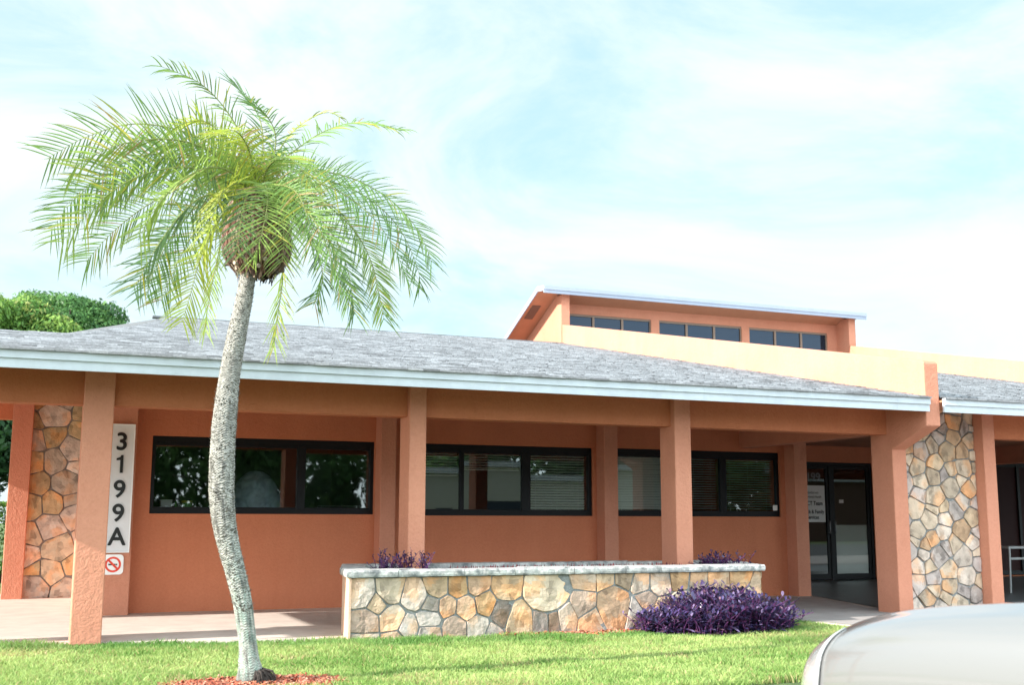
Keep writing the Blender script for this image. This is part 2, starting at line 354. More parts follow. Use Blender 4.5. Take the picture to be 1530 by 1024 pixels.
# columns
for i, (x0, x1) in enumerate(COLX):
    if i == 3: continue
    b = MB(); zb = -.02 if i in (0, 4) else .6
    b.box(x0, x1, 13.1, 13.5, zb, 2.93)
    b.build('column', M['stucco'], bld, bevel=.012)
for x0 in (-3.4,):
    b = MB(); b.box(x0, x0+.25, 13.1, 13.5, -.02, 2.93); b.build('column', M['stucco'], bld, bevel=.012)
for x0 in (16.6, 20.2, 23.8):
    b = MB(); b.box(x0, x0+.25, 13.1, 13.5, -.02, 2.93); b.build('column', M['stucco'], bld, bevel=.012)
# beams between the columns
for x0, x1 in ((-3.15, .36), (.61, 4.038), (4.25, 7.687), (7.935, 11.27), (13.21, 16.6), (16.85, 20.2), (20.45, 23.8)):
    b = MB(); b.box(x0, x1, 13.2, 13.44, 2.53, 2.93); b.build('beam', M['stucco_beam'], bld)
# soffit
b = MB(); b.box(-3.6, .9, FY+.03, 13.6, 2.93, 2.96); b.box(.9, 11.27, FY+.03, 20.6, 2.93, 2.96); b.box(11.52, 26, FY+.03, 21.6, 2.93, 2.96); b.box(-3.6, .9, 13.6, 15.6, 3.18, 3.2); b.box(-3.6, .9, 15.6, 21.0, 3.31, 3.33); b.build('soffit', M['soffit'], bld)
# fascia / gutter with a step
def fascia(x0, x1, y, zb, ztop, nm='fascia'):
    b = MB(); h = ztop-zb
    b.box(x0, x1, y, y+.03, zb, zb+h*.5); b.box(x0, x1, y-.022, y+.03, zb+h*.5, zb+h*.93); b.box(x0, x1, y-.034, y+.03, zb+h*.93, ztop)
    q = x0+2.2
    while q < x1-.3: b.box(q, q+.012, y-.0245, y-.0225, zb+h*.5, zb+h*.93); b.box(q, q+.012, y-.0025, y-.0005, zb, zb+h*.5); q += 3.05
    return b.build(nm, M['white_paint'], bld)
fascia(-3.7, 11.267, FY, 2.79, 2.985); fascia(11.523, 19.69, FY, 2.79, 2.985); fascia(19.95, 26, FY, 2.79, 2.985)
# wing wall with corbel, column and parapet (column four)
def extr_x(b, poly, x0, x1):                                 # poly in (y, z)
    n = len(poly); v = [(x0, y, z) for y, z in poly]+[(x1, y, z) for y, z in poly]
    b.mesh(v, [tuple(range(n)), tuple(range(n, 2*n))[::-1]]+[(i, n+i, n+(i+1) % n, (i+1) % n) for i in range(n)])
def wing(x0, x1, nm, zt0=3.50, slope=.2015, yend=24.38):
    yf = 12.38
    b = MB(); extr_x(b, [(yf, 2.60), (13.1, 2.31), (13.1, -.02), (13.56, -.02), (13.56, 2.55), (yend, 2.55), (yend, zt0+slope*(yend-yf)), (yf+.03, zt0+.012), (yf, zt0-.02)], x0, x1)
    return b.build(nm, M['stucco'], bld, bevel=.014)
wing(11.27, 11.52, 'wing_wall'); wing(19.70, 19.95, 'wing_wall')

# walls with openings
def wall_holes(x0, x1, z0, z1, y0, y1, holes):
    xs = sorted({x0, x1, *[h[0] for h in holes], *[h[1] for h in holes]}); zs = sorted({z0, z1, *[h[2] for h in holes], *[h[3] for h in holes]})
    solid = {}
    for i in range(len(xs)-1):
        for k in range(len(zs)-1):
            cx, cz = (xs[i]+xs[i+1])/2, (zs[k]+zs[k+1])/2
            solid[i, k] = not any(h[0] < cx < h[1] and h[2] < cz < h[3] for h in holes)
    b = MB()
    for (i, k), s in solid.items():
        if not s: continue
        a, c, d, e = xs[i], xs[i+1], zs[k], zs[k+1]
        b.face([(a, y0, d), (c, y0, d), (c, y0, e), (a, y0, e)]); b.face([(c, y1, d), (a, y1, d), (a, y1, e), (c, y1, e)])
        if not solid.get((i-1, k), False): b.face([(a, y1, d), (a, y0, d), (a, y0, e), (a, y1, e)])
        if not solid.get((i+1, k), False): b.face([(c, y0, d), (c, y1, d), (c, y1, e), (c, y0, e)])
        if not solid.get((i, k-1), False): b.face([(a, y1, d), (c, y1, d), (c, y0, d), (a, y0, d)])
        if not solid.get((i, k+1), False): b.face([(a, y0, e), (c, y0, e), (c, y1, e), (a, y1, e)])
    return b
WIN = [(1.42, 4.69, 1.372, 2.478), (5.09, 8.412, 1.36, 2.478), (8.82, 12.11, 1.36, 2.488)]
YW = 17.0
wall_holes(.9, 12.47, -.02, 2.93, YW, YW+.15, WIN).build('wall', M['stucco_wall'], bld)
for sw in ((.9, 1.05, YW+.15, 20.7), (12.32, 12.47, YW+.15, 20.75)):
    b = MB(); b.box(*sw, -.02, 2.93); b.build('side_wall', M['stucco_wall'], bld)
for x0, x1 in ((.80, 1.185), (4.70, 4.945), (8.47, 8.72), (12.20, 12.465)):
    b = MB(); b.box(x0, x1, 16.7, YW-.002, -.02, 2.93); b.build('pilaster', M['stucco'], bld, bevel=.01)
# room behind the windows
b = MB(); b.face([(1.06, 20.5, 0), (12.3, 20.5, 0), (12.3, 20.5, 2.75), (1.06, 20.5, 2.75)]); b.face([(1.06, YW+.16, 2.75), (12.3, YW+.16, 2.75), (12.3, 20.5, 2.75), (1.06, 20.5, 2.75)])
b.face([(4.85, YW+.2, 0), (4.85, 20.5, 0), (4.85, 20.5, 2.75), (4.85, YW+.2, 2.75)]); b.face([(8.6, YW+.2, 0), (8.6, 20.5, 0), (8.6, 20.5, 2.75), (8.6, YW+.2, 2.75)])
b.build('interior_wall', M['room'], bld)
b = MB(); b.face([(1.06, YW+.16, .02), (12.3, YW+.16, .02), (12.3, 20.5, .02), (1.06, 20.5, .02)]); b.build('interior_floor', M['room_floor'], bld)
# windows
def window(x0, x1, z0, z1, mull, y=YW+.05, blinds=(), mt='black_metal', gl='glass', fw_=.07, thick=None):
    b = MB(); d = .07
    b.box(x0, x1, y, y+d, z1-fw_*1.25, z1); b.box(x0, x1, y, y+d, z0, z0+fw_*.9)
    b.box(x0, x0+fw_*.8, y, y+d, z0+fw_*.9, z1-fw_*1.25); b.box(x1-fw_*.8, x1, y, y+d, z0+fw_*.9, z1-fw_*1.25)
    for a, c in mull: b.box(a, c, y-.004, y+d, z0+fw_*.9, z1-fw_*1.25)
    # thin sash rails a little behind the frame
    b.box(x0+fw_*.8, x1-fw_*.8, y+.012, y+d-.006, z1-fw_*1.25-.045, z1-fw_*1.25); b.box(x0+fw_*.8, x1-fw_*.8, y+.012, y+d-.006, z0+fw_*.9, z0+fw_*.9+.035)
    w = b.build('window', M[mt], bld, bevel=.004)
    ed = [x0+fw_*.8]+[v for ac in mull for v in ac]+[x1-fw_*.8]
    for i in range(0, len(ed), 2):
        g = MB(); yy = y+.04+.0015*i; tx = random.uniform(-.004, .004); tz = random.uniform(-.006, .006)
        g.face([(ed[i], yy+tx, z0+fw_), (ed[i+1], yy-tx, z0+fw_), (ed[i+1], yy-tx+tz, z1-fw_*1.3), (ed[i], yy+tx+tz, z1-fw_*1.3)]); g.build('pane', M[gl], w)
    for (a, c, zb, tilt) in blinds:
        s = MB(); z = z1-.15; k = 0
        while z > zb:
            sag = random.gauss(0, .002); v = []
            s.box(a, c, y+.115, y+.118, z-.014*math.sin(tilt)-.001+sag, z+.014*math.sin(tilt)+sag) if False else None
            dy, dz = .022*math.cos(tilt), .022*math.sin(tilt)
            s.mesh([(a, y+.12-dy, z+dz+sag), (c, y+.12-dy, z+dz-sag), (c, y+.12, z+.003-sag), (a, y+.12, z+.003+sag), (c, y+.12+dy, z-dz-sag), (a, y+.12+dy, z-dz+sag)], [(0, 1, 2, 3), (3, 2, 4, 5)])
            z -= .042
        for q in (.12, .5, .88): 
            xx = a+(c-a)*q; s.box(xx-.0015, xx+.0015, y+.104, y+.106, zb, z1-.1)
        s.box(a, c, y+.105, y+.14, z1-.12, z1-.095); s.box(a, c, y+.108, y+.132, zb-.02, zb-.004)
        s.build('blind', M['blind'], w)
    return w
window(*WIN[0], [(2.44, 2.50), (3.515, 3.64)])
window(*WIN[1], [(6.10, 6.165), (7.165, 7.31)], blinds=[(5.16, 6.09, 2.0, .55), (6.18, 7.15, 2.1, .45), (7.32, 8.33, 1.46, .5)])
window(*WIN[2], [(9.88, 9.95), (10.90, 11.02)], blinds=[(8.9, 9.87, 1.46, 1.0), (9.96, 10.88, 1.46, .35), (11.03, 12.03, 1.46, .3)])
# entrance: back wall, doors
DY = 20.8; DX0, DX1, DZ = 14.9, 17.30, 2.575
wall_holes(12.47, 26, -.02, 2.93, DY, DY+.15, [(DX0, DX1, -.02, DZ)]).build('entry_wall', M['stucco_wall'], bld)
df = MB(); y = DY+.03
df.box(DX0, DX1, y, y+.09, DZ-.07, DZ); df.box(DX0, DX0+.06, y, y+.09, 0, DZ-.07); df.box(DX1-.07, DX1, y, y+.09, 0, DZ-.07); df.box(16.12, 16.20, y+.003, y+.087, 0, DZ-.07)
df.build('door_frame', M['black_metal'], bld, bevel=.004)
for a, c in ((DX0+.062, 16.118), (16.202, DX1-.072)):
    b = MB(); y = DY+.05; st = .07
    b.box(a, a+st, y, y+.045, .02, DZ-.08); b.box(c-st, c, y, y+.045, .02, DZ-.08); b.box(a+st, c-st, y, y+.045, .02, .14); b.box(a+st, c-st, y, y+.045, DZ-.15, DZ-.08)
    d = b.build('door', M['black_metal'], bld, bevel=.003)
    g = MB(); g.face([(a+st, y+.02, .14), (c-st, y+.02, .14), (c-st, y+.02, DZ-.15), (a+st, y+.02, DZ-.15)]); g.build('glass_pane', M['door_glass'], d)
    h = MB(); hx = c-.035 if a < 16 else a+.035
    h.tube([(hx, y-.005, 1.0), (hx, y-.05, 1.02), (hx, y-.05, 1.28), (hx, y-.005, 1.3)], .012, 8); h.build('door_handle', M['steel'], d, smooth=True)
    if a > 16:
        s = MB(); z = 1.2
        while z > .17:
            s.mesh([(a+st, y+.05, z), (c-st, y+.05, z), (c-st, y+.062, z-.036), (a+st, y+.062, z-.036)], [(0, 1, 2, 3)]); z -= .032
        s.build('blind', M['blind'], d)
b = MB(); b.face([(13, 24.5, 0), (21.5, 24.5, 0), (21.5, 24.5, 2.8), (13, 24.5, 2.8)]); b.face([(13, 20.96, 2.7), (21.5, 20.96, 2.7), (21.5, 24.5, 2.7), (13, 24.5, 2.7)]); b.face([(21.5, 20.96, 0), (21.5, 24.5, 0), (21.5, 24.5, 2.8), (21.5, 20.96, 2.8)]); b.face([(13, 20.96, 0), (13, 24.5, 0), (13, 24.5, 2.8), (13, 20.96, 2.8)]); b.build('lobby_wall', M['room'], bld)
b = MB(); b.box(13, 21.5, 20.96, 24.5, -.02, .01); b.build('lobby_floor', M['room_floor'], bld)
# right bay: pilaster, and added maroon panels imitating the shaded recess beyond the entrance
window(20.75, 24.9, .05, 2.7, [(21.5, 21.58), (23.2, 23.28)], y=DY-.08, gl='maroon')
b = MB(); b.box(18.2, 18.4, 19.9, DY-.002, -.02, 2.93); b.build('pilaster', M['stucco'], bld, bevel=.01)

# stone cladding -------------------------------------------------------
PAL = [(.56, .44, .28), (.62, .52, .38), (.50, .36, .20), (.60, .34, .13), (.52, .47, .40), (.45, .41, .36), (.66, .58, .46), (.48, .28, .14), (.55, .50, .42), (.40, .34, .28), (.63, .46, .24)]
def clip(poly, n, d):                                        # keep n.p <= d
    out = []
    for i in range(len(poly)):
        a, c = poly[i], poly[(i+1) % len(poly)]; fa, fc = n[0]*a[0]+n[1]*a[1]-d, n[0]*c[0]+n[1]*c[1]-d
        if fa <= 0: out.append(a)
        if (fa < 0 < fc) or (fc < 0 < fa): t = fa/(fa-fc); out.append((a[0]+t*(c[0]-a[0]), a[1]+t*(c[1]-a[1])))
    return out
def cells(bounds, sites, aniso=1.0, gap=.014):
    x0, x1, z0, z1 = bounds; res = []
    for i, s in enumerate(sites):
        p = [(x0, z0), (x1, z0), (x1, z1), (x0, z1)]
        for j, q in enumerate(sites):
            if i == j or not p: continue
            wi = s[3]; wj = q[3]
            n = (q[0]-s[0], q[1]-s[1]); d = (q[0]**2+q[1]**2-s[0]**2-s[1]**2-wi+wj)/2; l = math.hypot(*n)
            if l > 3: continue
            p = clip(p, n, d-gap*l*.5)
        if len(p) >= 3: res.append((p, s))
    return res
def stone_face(b, cs, o, ux, nrm, th=.03, seed=0, sharp=0):
    """cs: cells in (u,z); o: 3D origin; ux: unit dir for u; nrm: outward normal"""
    rs = random.Random(seed); o = Vector(o); ux = Vector(ux); nrm = Vector(nrm); Z = Vector((0, 0, 1))
    for p, s in cs:
        # resample + wobble outline
        pts = []; n = len(p); cx = sum(q[0] for q in p)/n; cz = sum(q[1] for q in p)/n
        for i in range(n):
            a, c = p[i], p[(i+1) % n]; l = math.hypot(c[0]-a[0], c[1]-a[1]); k = max(1, int(l/.05))
            if l < .012: continue
            for t in range(k):
                w = t/k; x, z = a[0]+(c[0]-a[0])*w, a[1]+(c[1]-a[1])*w
                sh = .10*min(1, .07/max(l, .07)) if t == 0 else 0                      # knock the corner off
                wob = (noise.noise(Vector((x*9+seed, z*9, 3.1)))*.011+.001)
                dd = math.hypot(cx-x, cz-z) or 1
                x += (cx-x)/dd*wob+(cx-x)*sh; z += (cz-z)/dd*wob+(cz-z)*sh
                pts.append((x, z))
        n = len(pts)
        if n < 3: continue
        col = s[2] if len(s) > 2 and s[2] is not None else rs.choice(PAL); k0 = rs.uniform(.68, 1.0); t_ = th*rs.uniform(.7, 1.35)
        tilt = (rs.gauss(0, .03), rs.gauss(0, .03)); st = rs.random(); sx, sz = rs.uniform(-.2, .2), rs.uniform(-.2, .2)
        def P(x, z, h): return o+ux*x+Z*z+nrm*h
        ring0 = [P(x, z, -.01) for x, z in pts]; rings = []
        for f_, hh in ((1.0, .70), (.965, .95), (.72, 1.0), (.38, 1.0)):
            rings.append([(cx+(x-cx)*f_, cz+(z-cz)*f_, hh) for x, z in pts])
        vs = list(ring0)
        for r in rings:
            for x, z, hh in r:
                h = t_*hh + (x-cx)*tilt[0]+(z-cz)*tilt[1] + (noise.noise(Vector((x*7+seed, z*7, 0)))*.010+noise.noise(Vector((x*22, z*22, seed)))*.004 if hh > .7 else 0)
                vs.append(P(x, z, h))
        vs.append(P(cx, cz, t_*1.03+noise.noise(Vector((cx*7, cz*7, 0)))*.01))
        def colr(x, z):
            v = noise.noise(Vector((x*5+9*st, z*5, 7.7+seed))); u = noise.noise(Vector((x*14, z*9+4*st, 1.7)))
            w_ = max(0, min(1, (v-.02)*3)); c = [k0*i*(1+.38*v+.28*u) for i in col]; c = [c[0]*(1.05+.02*w_), c[1]*(.94-.20*w_), c[2]*(.93-.36*w_)]; u_ = max(0, min(1, (-u-.15)*3)); c = [i*(1-.25*u_) for i in c]
            return c
        for ri in range(4):
            for i in range(n):
                j = (i+1) % n; fc = (ri*n+i, ri*n+j, (ri+1)*n+j, (ri+1)*n+i); mx_, mz_ = (pts[i][0]+pts[j][0])/2, (pts[i][1]+pts[j][1])/2
                f_ = (1, .97, .85, .55)[ri]; b.mesh([vs[q] for q in fc], [(0, 1, 2, 3)], colr(cx+(mx_-cx)*f_, cz+(mz_-cz)*f_))
        for i in range(n):
            j = (i+1) % n; b.mesh([vs[4*n+i], vs[4*n+j], vs[5*n]], [(0, 1, 2)], colr(cx+(pts[i][0]-cx)*.2, cz+(pts[i][1]-cz)*.2))
def rand_sites(x0, x1, z0, z1, sx, sz, seed):
    rs = random.Random(seed); out = []; base = (sx+sz)/4
    for r, tries in ((1.45, 30), (1.15, 120), (.95, 500), (.75, 900), (.55, 500)):
        r *= base
        for _ in range(int(tries*max(.4, (x1-x0)*(z1-z0)/3))):
            x, z = rs.uniform(x0-.02, x1+.02), rs.uniform(z0-.02, z1+.02)
            if all(math.hypot((x-q[0])*.80+.25*(z-q[1]), (z-q[1])*1.05) > (r+q[4])*.80 for q in out): out.append((x, z, None, -r*r*.55, r))
    return [q[:4] for q in out]
def slabs(x0, x1, z0, z1, amin, amax, seed, gap=.013):
    rs = random.Random(seed); out = []
    def area(p): return abs(sum(p[i][0]*p[(i+1) % len(p)][1]-p[(i+1) % len(p)][0]*p[i][1] for i in range(len(p))))/2
    def rec(p):
        A = area(p); cx = sum(q[0] for q in p)/len(p); cz = sum(q[1] for q in p)/len(p)
        if A < rs.uniform(amin, amax): out.append(p); return
        sxx = sum((q[0]-cx)**2 for q in p); szz = sum((q[1]-cz)**2 for q in p); sxz = sum((q[0]-cx)*(q[1]-cz) for q in p)
        an = .5*math.atan2(2*sxz, sxx-szz)+rs.gauss(0, .20); n = (math.cos(an), math.sin(an)); k = math.sqrt(A)*rs.uniform(-.16, .16); d = n[0]*cx+n[1]*cz+k
        a = clip(p, n, d); b_ = clip(p, (-n[0], -n[1]), -d)
        if len(a) < 3 or len(b_) < 3 or area(a) < amin*.25 or area(b_) < amin*.25: out.append(p); return
        rec(a); rec(b_)
    rec([(x0, z0), (x1, z0), (x1, z1), (x0, z1)])
    res = []
    for p in out:
        sg = sum(p[i][0]*p[(i+1) % len(p)][1]-p[(i+1) % len(p)][0]*p[i][1] for i in range(len(p)))
        q = p
        for i in range(len(p)):
            a, c = p[i], p[(i+1) % len(p)]; l = math.hypot(c[0]-a[0], c[1]-a[1])
            if l < 1e-4: continue
            n = ((c[1]-a[1])/l, -(c[0]-a[0])/l)
            if sg < 0: n = (-n[0], -n[1])
            q = clip(q, n, n[0]*a[0]+n[1]*a[1]-gap*.5)
            if len(q) < 3: break
        if len(q) >= 3: res.append((q, (sum(v[0] for v in q)/len(q), sum(v[1] for v in q)/len(q), None)))
    return res
def clad(x0, x1, z0, z1, y, sx, sz, seed, parent, warm=None):
    m_ = MB(); m_.box(x0, x1, y, y+.06, z0, z1); w = m_.build('stone_panel', M['mortar'], parent)
    cs = cells((x0+.005, x1-.005, z0, z1), rand_sites(x0, x1, z0, z1, sx, sz, seed))
    b = MB()
    if warm: cs = [(p, (s[0], s[1], random.Random(int(s[0]*1e4)).choice(warm))) for p, s in cs]
    stone_face(b, cs, (0, y, 0), (1, 0, 0), (0, -1, 0), .024, seed); b.build('flagstones', M['stone'], w, recalc=True)
WARM = [(.66, .67, .50), (.64, .62, .38), (.72, .74, .62), (.60, .54, .32), (.70, .74, .66), (.54, .57, .48)]
GREYW = [(.64, .55, .41), (.68, .62, .52), (.60, .49, .33), (.55, .51, .46), (.66, .58, .44), (.52, .48, .44), (.58, .42, .26), (.70, .65, .56), (.63, .53, .38)]
clad(11.522, 12.978, -.02, 2.93, 13.30, .25, .21, 11, bld, GREYW)
clad(-.22, .9, -.02, 3.3, 20.76, .36, .30, 5, bld, WARM)
b = MB(); b.box(-.52, -.2, 20.55, 20.9, -.02, 3.3); b.build('post', M['stucco'], bld, bevel=.012)
b = MB(); b.box(-4.5, -.52, 20.6, 20.85, 2.93, 3.3);  b.box(-4.5, -4.2, 20.6, 20.85, -.02, 2.93); b.build('lintel', M['stucco_wall'], bld)

# roof -----------------------------------------------------------------
def shingles(polyfn, y0, y1, seed, name='shingle_roof', zf=roofz):
    rs = np.random.default_rng(seed); V = []; C = []; ex = .125/math.hypot(1, .2045); y = y0; sl = .2045; row = 0
    while y < y1-.02:
        yb, yt = y, min(y+ex*1.02, y1); xa, xb = polyfn((yb+yt)/2); x = xa-rs.random()*.2; jog = 0
        while x < xb:
            w = rs.uniform(.08, .26); x2 = min(x+w, xb); xs_ = max(x, xa)
            if x2-xs_ > .01:
                lift = .013+.010*rs.random(); drop = .0 if rs.random() < .55 else .02; yy = yb-drop*.4
                a = [(xs_, yy, zf(yy)+lift), (x2, yy, zf(yy)+lift), (x2, yt, zf(yt)+.006), (xs_, yt, zf(yt)+.006)]
                g = rs.choice([.34, .44, .50, .55, .61, .68], p=[.07, .16, .24, .25, .17, .11])*rs.uniform(.85, 1.15); c = (g*.95, g*1.0, g*1.015)
                V += a; C.append(c)
                V += [(xs_, yy, zf(yy)-.004), (x2, yy, zf(yy)-.004), a[1], a[0]]; C.append((g*.5, g*.5, g*.52))
            x += w
        y += ex; row += 1
    V = np.array(V); F = np.arange(len(V)).reshape(-1, 4)
    return bulk(name, V, F, M['shingle'], bld, cols=np.array(C))
hipx = lambda y: -3.7 if y < 15.6 else .2+(y-15.6)*(2.1-.2)/(24.3-15.6)+.25*math.sin((y-15.6)/8.7*math.pi)
shingles(lambda y: (hipx(y), 11.268), 12.25, 24.3, 1)
shingles(lambda y: (11.522, 19.698), 12.25, 24.3, 2)
shingles(lambda y: (19.952, 26), 12.25, 24.3, 3)
b = MB()
yl = [12.27+i*(24.3-12.27)/24 for i in range(25)]
for a, c in zip(yl[:-1], yl[1:]):
    b.face([(hipx(a+.001), a, roofz(a)-.01), (11.268, a, roofz(a)-.01), (11.268, c, roofz(c)-.01), (hipx(c-.001), c, roofz(c)-.01)])
    if a > 15.5: b.face([(hipx(a), a, roofz(a)-.012), (hipx(c), c, roofz(c)-.012), (hipx(c)-5, c, roofz(c)-1.2), (hipx(a)-5, a, roofz(a)-1.2)])
b.face([(11.522, 12.27, roofz(12.27)-.01), (19.7, 12.27, roofz(12.27)-.01), (19.7, 24.4, roofz(24.4)-.01), (11.522, 24.4, roofz(24.4)-.01)])
b.face([(19.95, 12.27, roofz(12.27)-.01), (26, 12.27, roofz(12.27)-.01), (26, 24.4, roofz(24.4)-.01), (19.95, 24.4, roofz(24.4)-.01)])
b.face([(2.1, 24.3, roofz(24.3)-.01), (11.3, 24.3, roofz(24.3)-.01), (11.3, 34, 3.3), (-1, 34, 3.3)])        # back slope
b.face([(-3.7, 15.6, roofz(15.6)-.02), (.2, 15.6, roofz(15.6)-.02), (.9, 21.2, 3.36), (-3.7, 21.2, 3.36)])
b.face([(26, 24.4, roofz(24.4)-.01), (19.7, 24.4, roofz(24.4)-.01), (19.7, 34, 3.3), (26, 34, 3.3)])
b.build('roof_deck', M['roof_base'], bld)
b = MB(); b.box(1.9, 11.26, 24.25, 24.42, roofz(24.3)-.02, roofz(24.3)+.02)
b.build('ridge_cap', M['shingle'] if False else M['roof_base'], bld)

# clerestory ------------------------------------------------------------
MY = 24.4; MX0, MX1 = 11.268, 19.952
rake = lambda y: 6.73-.44*max(0, y-24.55)-.1*max(0, 24.55-y)
cl = MB(); 
extr_x(cl, [(MY+.25, 4.6), (30, 4.0), (30, rake(30)), (MY+.25, rake(MY+.25))], MX0, MX0+.2)
extr_x(cl, [(MY+.25, 4.6), (30, 4.0), (30, rake(30)), (MY+.25, rake(MY+.25))], MX1-.2, MX1)
cl.box(MX0, MX1, 29.99, 30.2, 3.8, rake(30)-.01)
cl.build('clerestory_side', M['stucco'], bld)
for x0, x1 in ((MX0, MX0+.215), (MX1-.215, MX1)):
    b = MB(); b.box(x0, x1, MY, MY+.25, 4.8, 6.66); b.build('pier', M['stucco'], bld)
WY = MY+.55
holes = [(11.60, 14.02, 5.35, 6.32), (14.25, 16.72, 5.35, 6.32), (16.95, 19.45, 5.35, 6.32)]
wall_holes(MX0+.2, MX1-.2, 4.4, 6.60, WY, WY+.12, holes).build('clerestory_wall', M['stucco'], bld)
for h in holes:
    w = (h[1]-h[0])/3; x0 = h[0]
    fr = MB(); y = WY+.03
    fr.box(h[0], h[1], y, y+.06, h[3]-.05, h[3]); fr.box(h[0], h[1], y, y+.06, h[2], h[2]+.05)
    for k in range(4):
        xx = h[0]+k*w; a = xx-(.03 if k else 0); c = xx+(.03 if k < 3 else 0); fr.box(a, c, y, y+.06, h[2]+.05, h[3]-.05)
    wi = fr.build('clerestory_window', M['tan_metal'], bld)
    for k in range(3):
        g = MB(); g.face([(x0+k*w+.03, y+.035, h[2]+.05), (x0+(k+1)*w-.03, y+.035, h[2]+.05), (x0+(k+1)*w-.03, y+.032, h[3]-.05), (x0+k*w+.03, y+.032, h[3]-.05)]); g.build('pane', M['glass_dark'], wi)
# monitor roof with overhangs, soffit and white fascia
OX0, OX1, OY = 10.70, 20.14, 24.16
prof = [(OY+.03, rake(OY)), (24.55, rake(24.55)), (30.4, rake(30.4))]
b = MB(); extr_x(b, prof+[(y, z+.03) for y, z in prof[::-1]], OX0+.03, OX1-.03); b.build('clerestory_soffit', M['soffit'], bld)
b = MB(); extr_x(b, [(y, z+.031) for y, z in prof]+[(y, z+.09) for y, z in prof[::-1]], OX0+.03, OX1-.03); b.build('clerestory_roof', M['roof_base'], bld)
b = MB(); b.box(OX0, OX1, OY-.0, OY+.028, 6.62, 6.70); b.box(OX0, OX1, OY-.022, OY+.028, 6.70, 6.79)
for x0, x1 in ((OX0, OX0+.028), (OX1-.028, OX1)): extr_x(b, [(y+.001, z-.02) for y, z in prof]+[(y+.001, z+.11) for y, z in prof[::-1]], x0, x1)
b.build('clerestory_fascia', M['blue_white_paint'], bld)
b = MB(); extr_x(b, [(25.1, rake(25.1)-.004), (25.65, rake(25.65)-.004), (25.65, rake(25.65)-.012), (25.1, rake(25.1)-.012)], OX0+.12, OX0+.34); b.build('soffit_vent', M['vent'], bld)

# ------------------------------------------------------------------ signs
def rbox(b, x0, x1, z0, z1, y0, y1, r, seg=5, mi=0):
    pl = []
    for cx, cz, a0 in ((x1-r, z1-r, 0), (x0+r, z1-r, 90), (x0+r, z0+r, 180), (x1-r, z0+r, 270)):
        for k in range(seg+1): a = R(a0+90*k/seg); pl.append((cx+r*math.cos(a), cz+r*math.sin(a)))
    n = len(pl); v = [(x, y0, z) for x, z in pl]+[(x, y1, z) for x, z in pl]
    b.mesh(v, [tuple(range(n))[::-1], tuple(range(n, 2*n))]+[(i, (i+1) % n, n+(i+1) % n, n+i) for i in range(n)], None, mi)
t = empty('address_sign', (1.0, 16.68, .84), 'tall white address board with black figures 3199A, behind the leftmost round-free column', 'sign')
t['label'] = 'tall narrow white address board reading 3199A in black down the pilaster'
b = MB(); rbox(b, .825, 1.155, .84, 2.60, 16.665, 16.695, .008); b.build('board', M['sign_white'], t)
b = MB()
for a, c, d, e in ((.825, 1.155, .84, .852), (.825, 1.155, 2.588, 2.60), (.825, .84, .852, 2.588), (1.14, 1.155, .852, 2.588)): b.box(a, c, 16.652, 16.666, d, e)
b.build('board_frame', M['plate_white'], t)
for ch, z in zip('3199A', (2.245, 1.925, 1.59, 1.265, .945)):
    if ch == '1':
        one = MB(); pl = [(.975, 0), (1.015, 0), (1.015, .245), (.985, .245), (.972, .218), (.925, .200), (.925, .172), (.975, .176)]
        one.mesh([(x, 16.651, z+q) for x, q in pl]+[(x, 16.664, z+q) for x, q in pl], [tuple(range(8)), tuple(range(8, 16))[::-1]]+[(i, 8+i, 8+(i+1) % 8, (i+1) % 8) for i in range(8)]); one.build('digit', M['sign_black'], t, recalc=True); continue
    glyphs(ch, .335, M['sign_black'], t, 'digit' if ch != 'A' else 'letter', Vector((.985, 16.656, z)), bold=.007, sx=1.0)
t = empty('no_smoking_sign', (.97, 16.68, .56), 'small white rounded plate with a red no smoking circle below the address board', 'sign')
b = MB(); rbox(b, .82, 1.09, .545, .815, 16.68, 16.692, .05); b.build('plate', M['plate_white'], t)
b = MB(); cx, cz = .955, .68; n = 40; v = []
for k in range(n):
    a = 2*math.pi*k/n
    for r_ in (.078, .105): v.append((cx+r_*math.cos(a), 16.677, cz+r_*math.sin(a)))
b.mesh(v, [(2*k, 2*k+1, 2*((k+1) % n)+1, 2*((k+1) % n)) for k in range(n)])
q = .078*.707; b.face([(cx-q-.01, 16.676, cz+q-.01), (cx-q+.01, 16.676, cz+q+.01), (cx+q+.01, 16.676, cz-q+.01), (cx+q-.01, 16.676, cz-q-.01)])
b.build('red_circle', M['sign_red'], t)
b = MB(); b.box(cx-.06, cx+.035, 16.6775, 16.679, cz-.010, cz+.010); b.box(cx+.04, cx+.055, 16.6775, 16.679, cz-.010, cz+.010); b.build('cigarette_symbol', M['sign_black'], t)
t = empty('door_notice', (15.72, 20.83, 1.26), 'white paper notice with dark lettering taped inside the left glass door', 'notice')
b = MB(); b.face([(15.35, 20.866, 1.26), (16.02, 20.866, 1.26), (16.02, 20.866, 2.06), (15.35, 20.866, 2.06)]); b.build('sheet', M['paper'], t)
for s_, sz, z, bo in (('Henderson', .085, 1.88, .0), ('Behavioral Health', .078, 1.79, .0), ('FACT Team', .125, 1.63, .003), ('Youth & Family', .112, 1.45, .003), ('Services', .112, 1.33, .003)):
    glyphs(s_, sz, M['sign_black'], t, 'lettering', Vector((15.685, 20.862, z)), bold=bo, depth=.001, sx=.86)
t = empty('door_number', (15.6, 20.83, 2.25), 'dark 3199 figures stuck high on the left glass door above the notice', 'number')
glyphs('3199', .26, M['plastic_grey'], t, 'digits', Vector((15.66, 20.862, 2.16)), bold=.003, depth=.001)
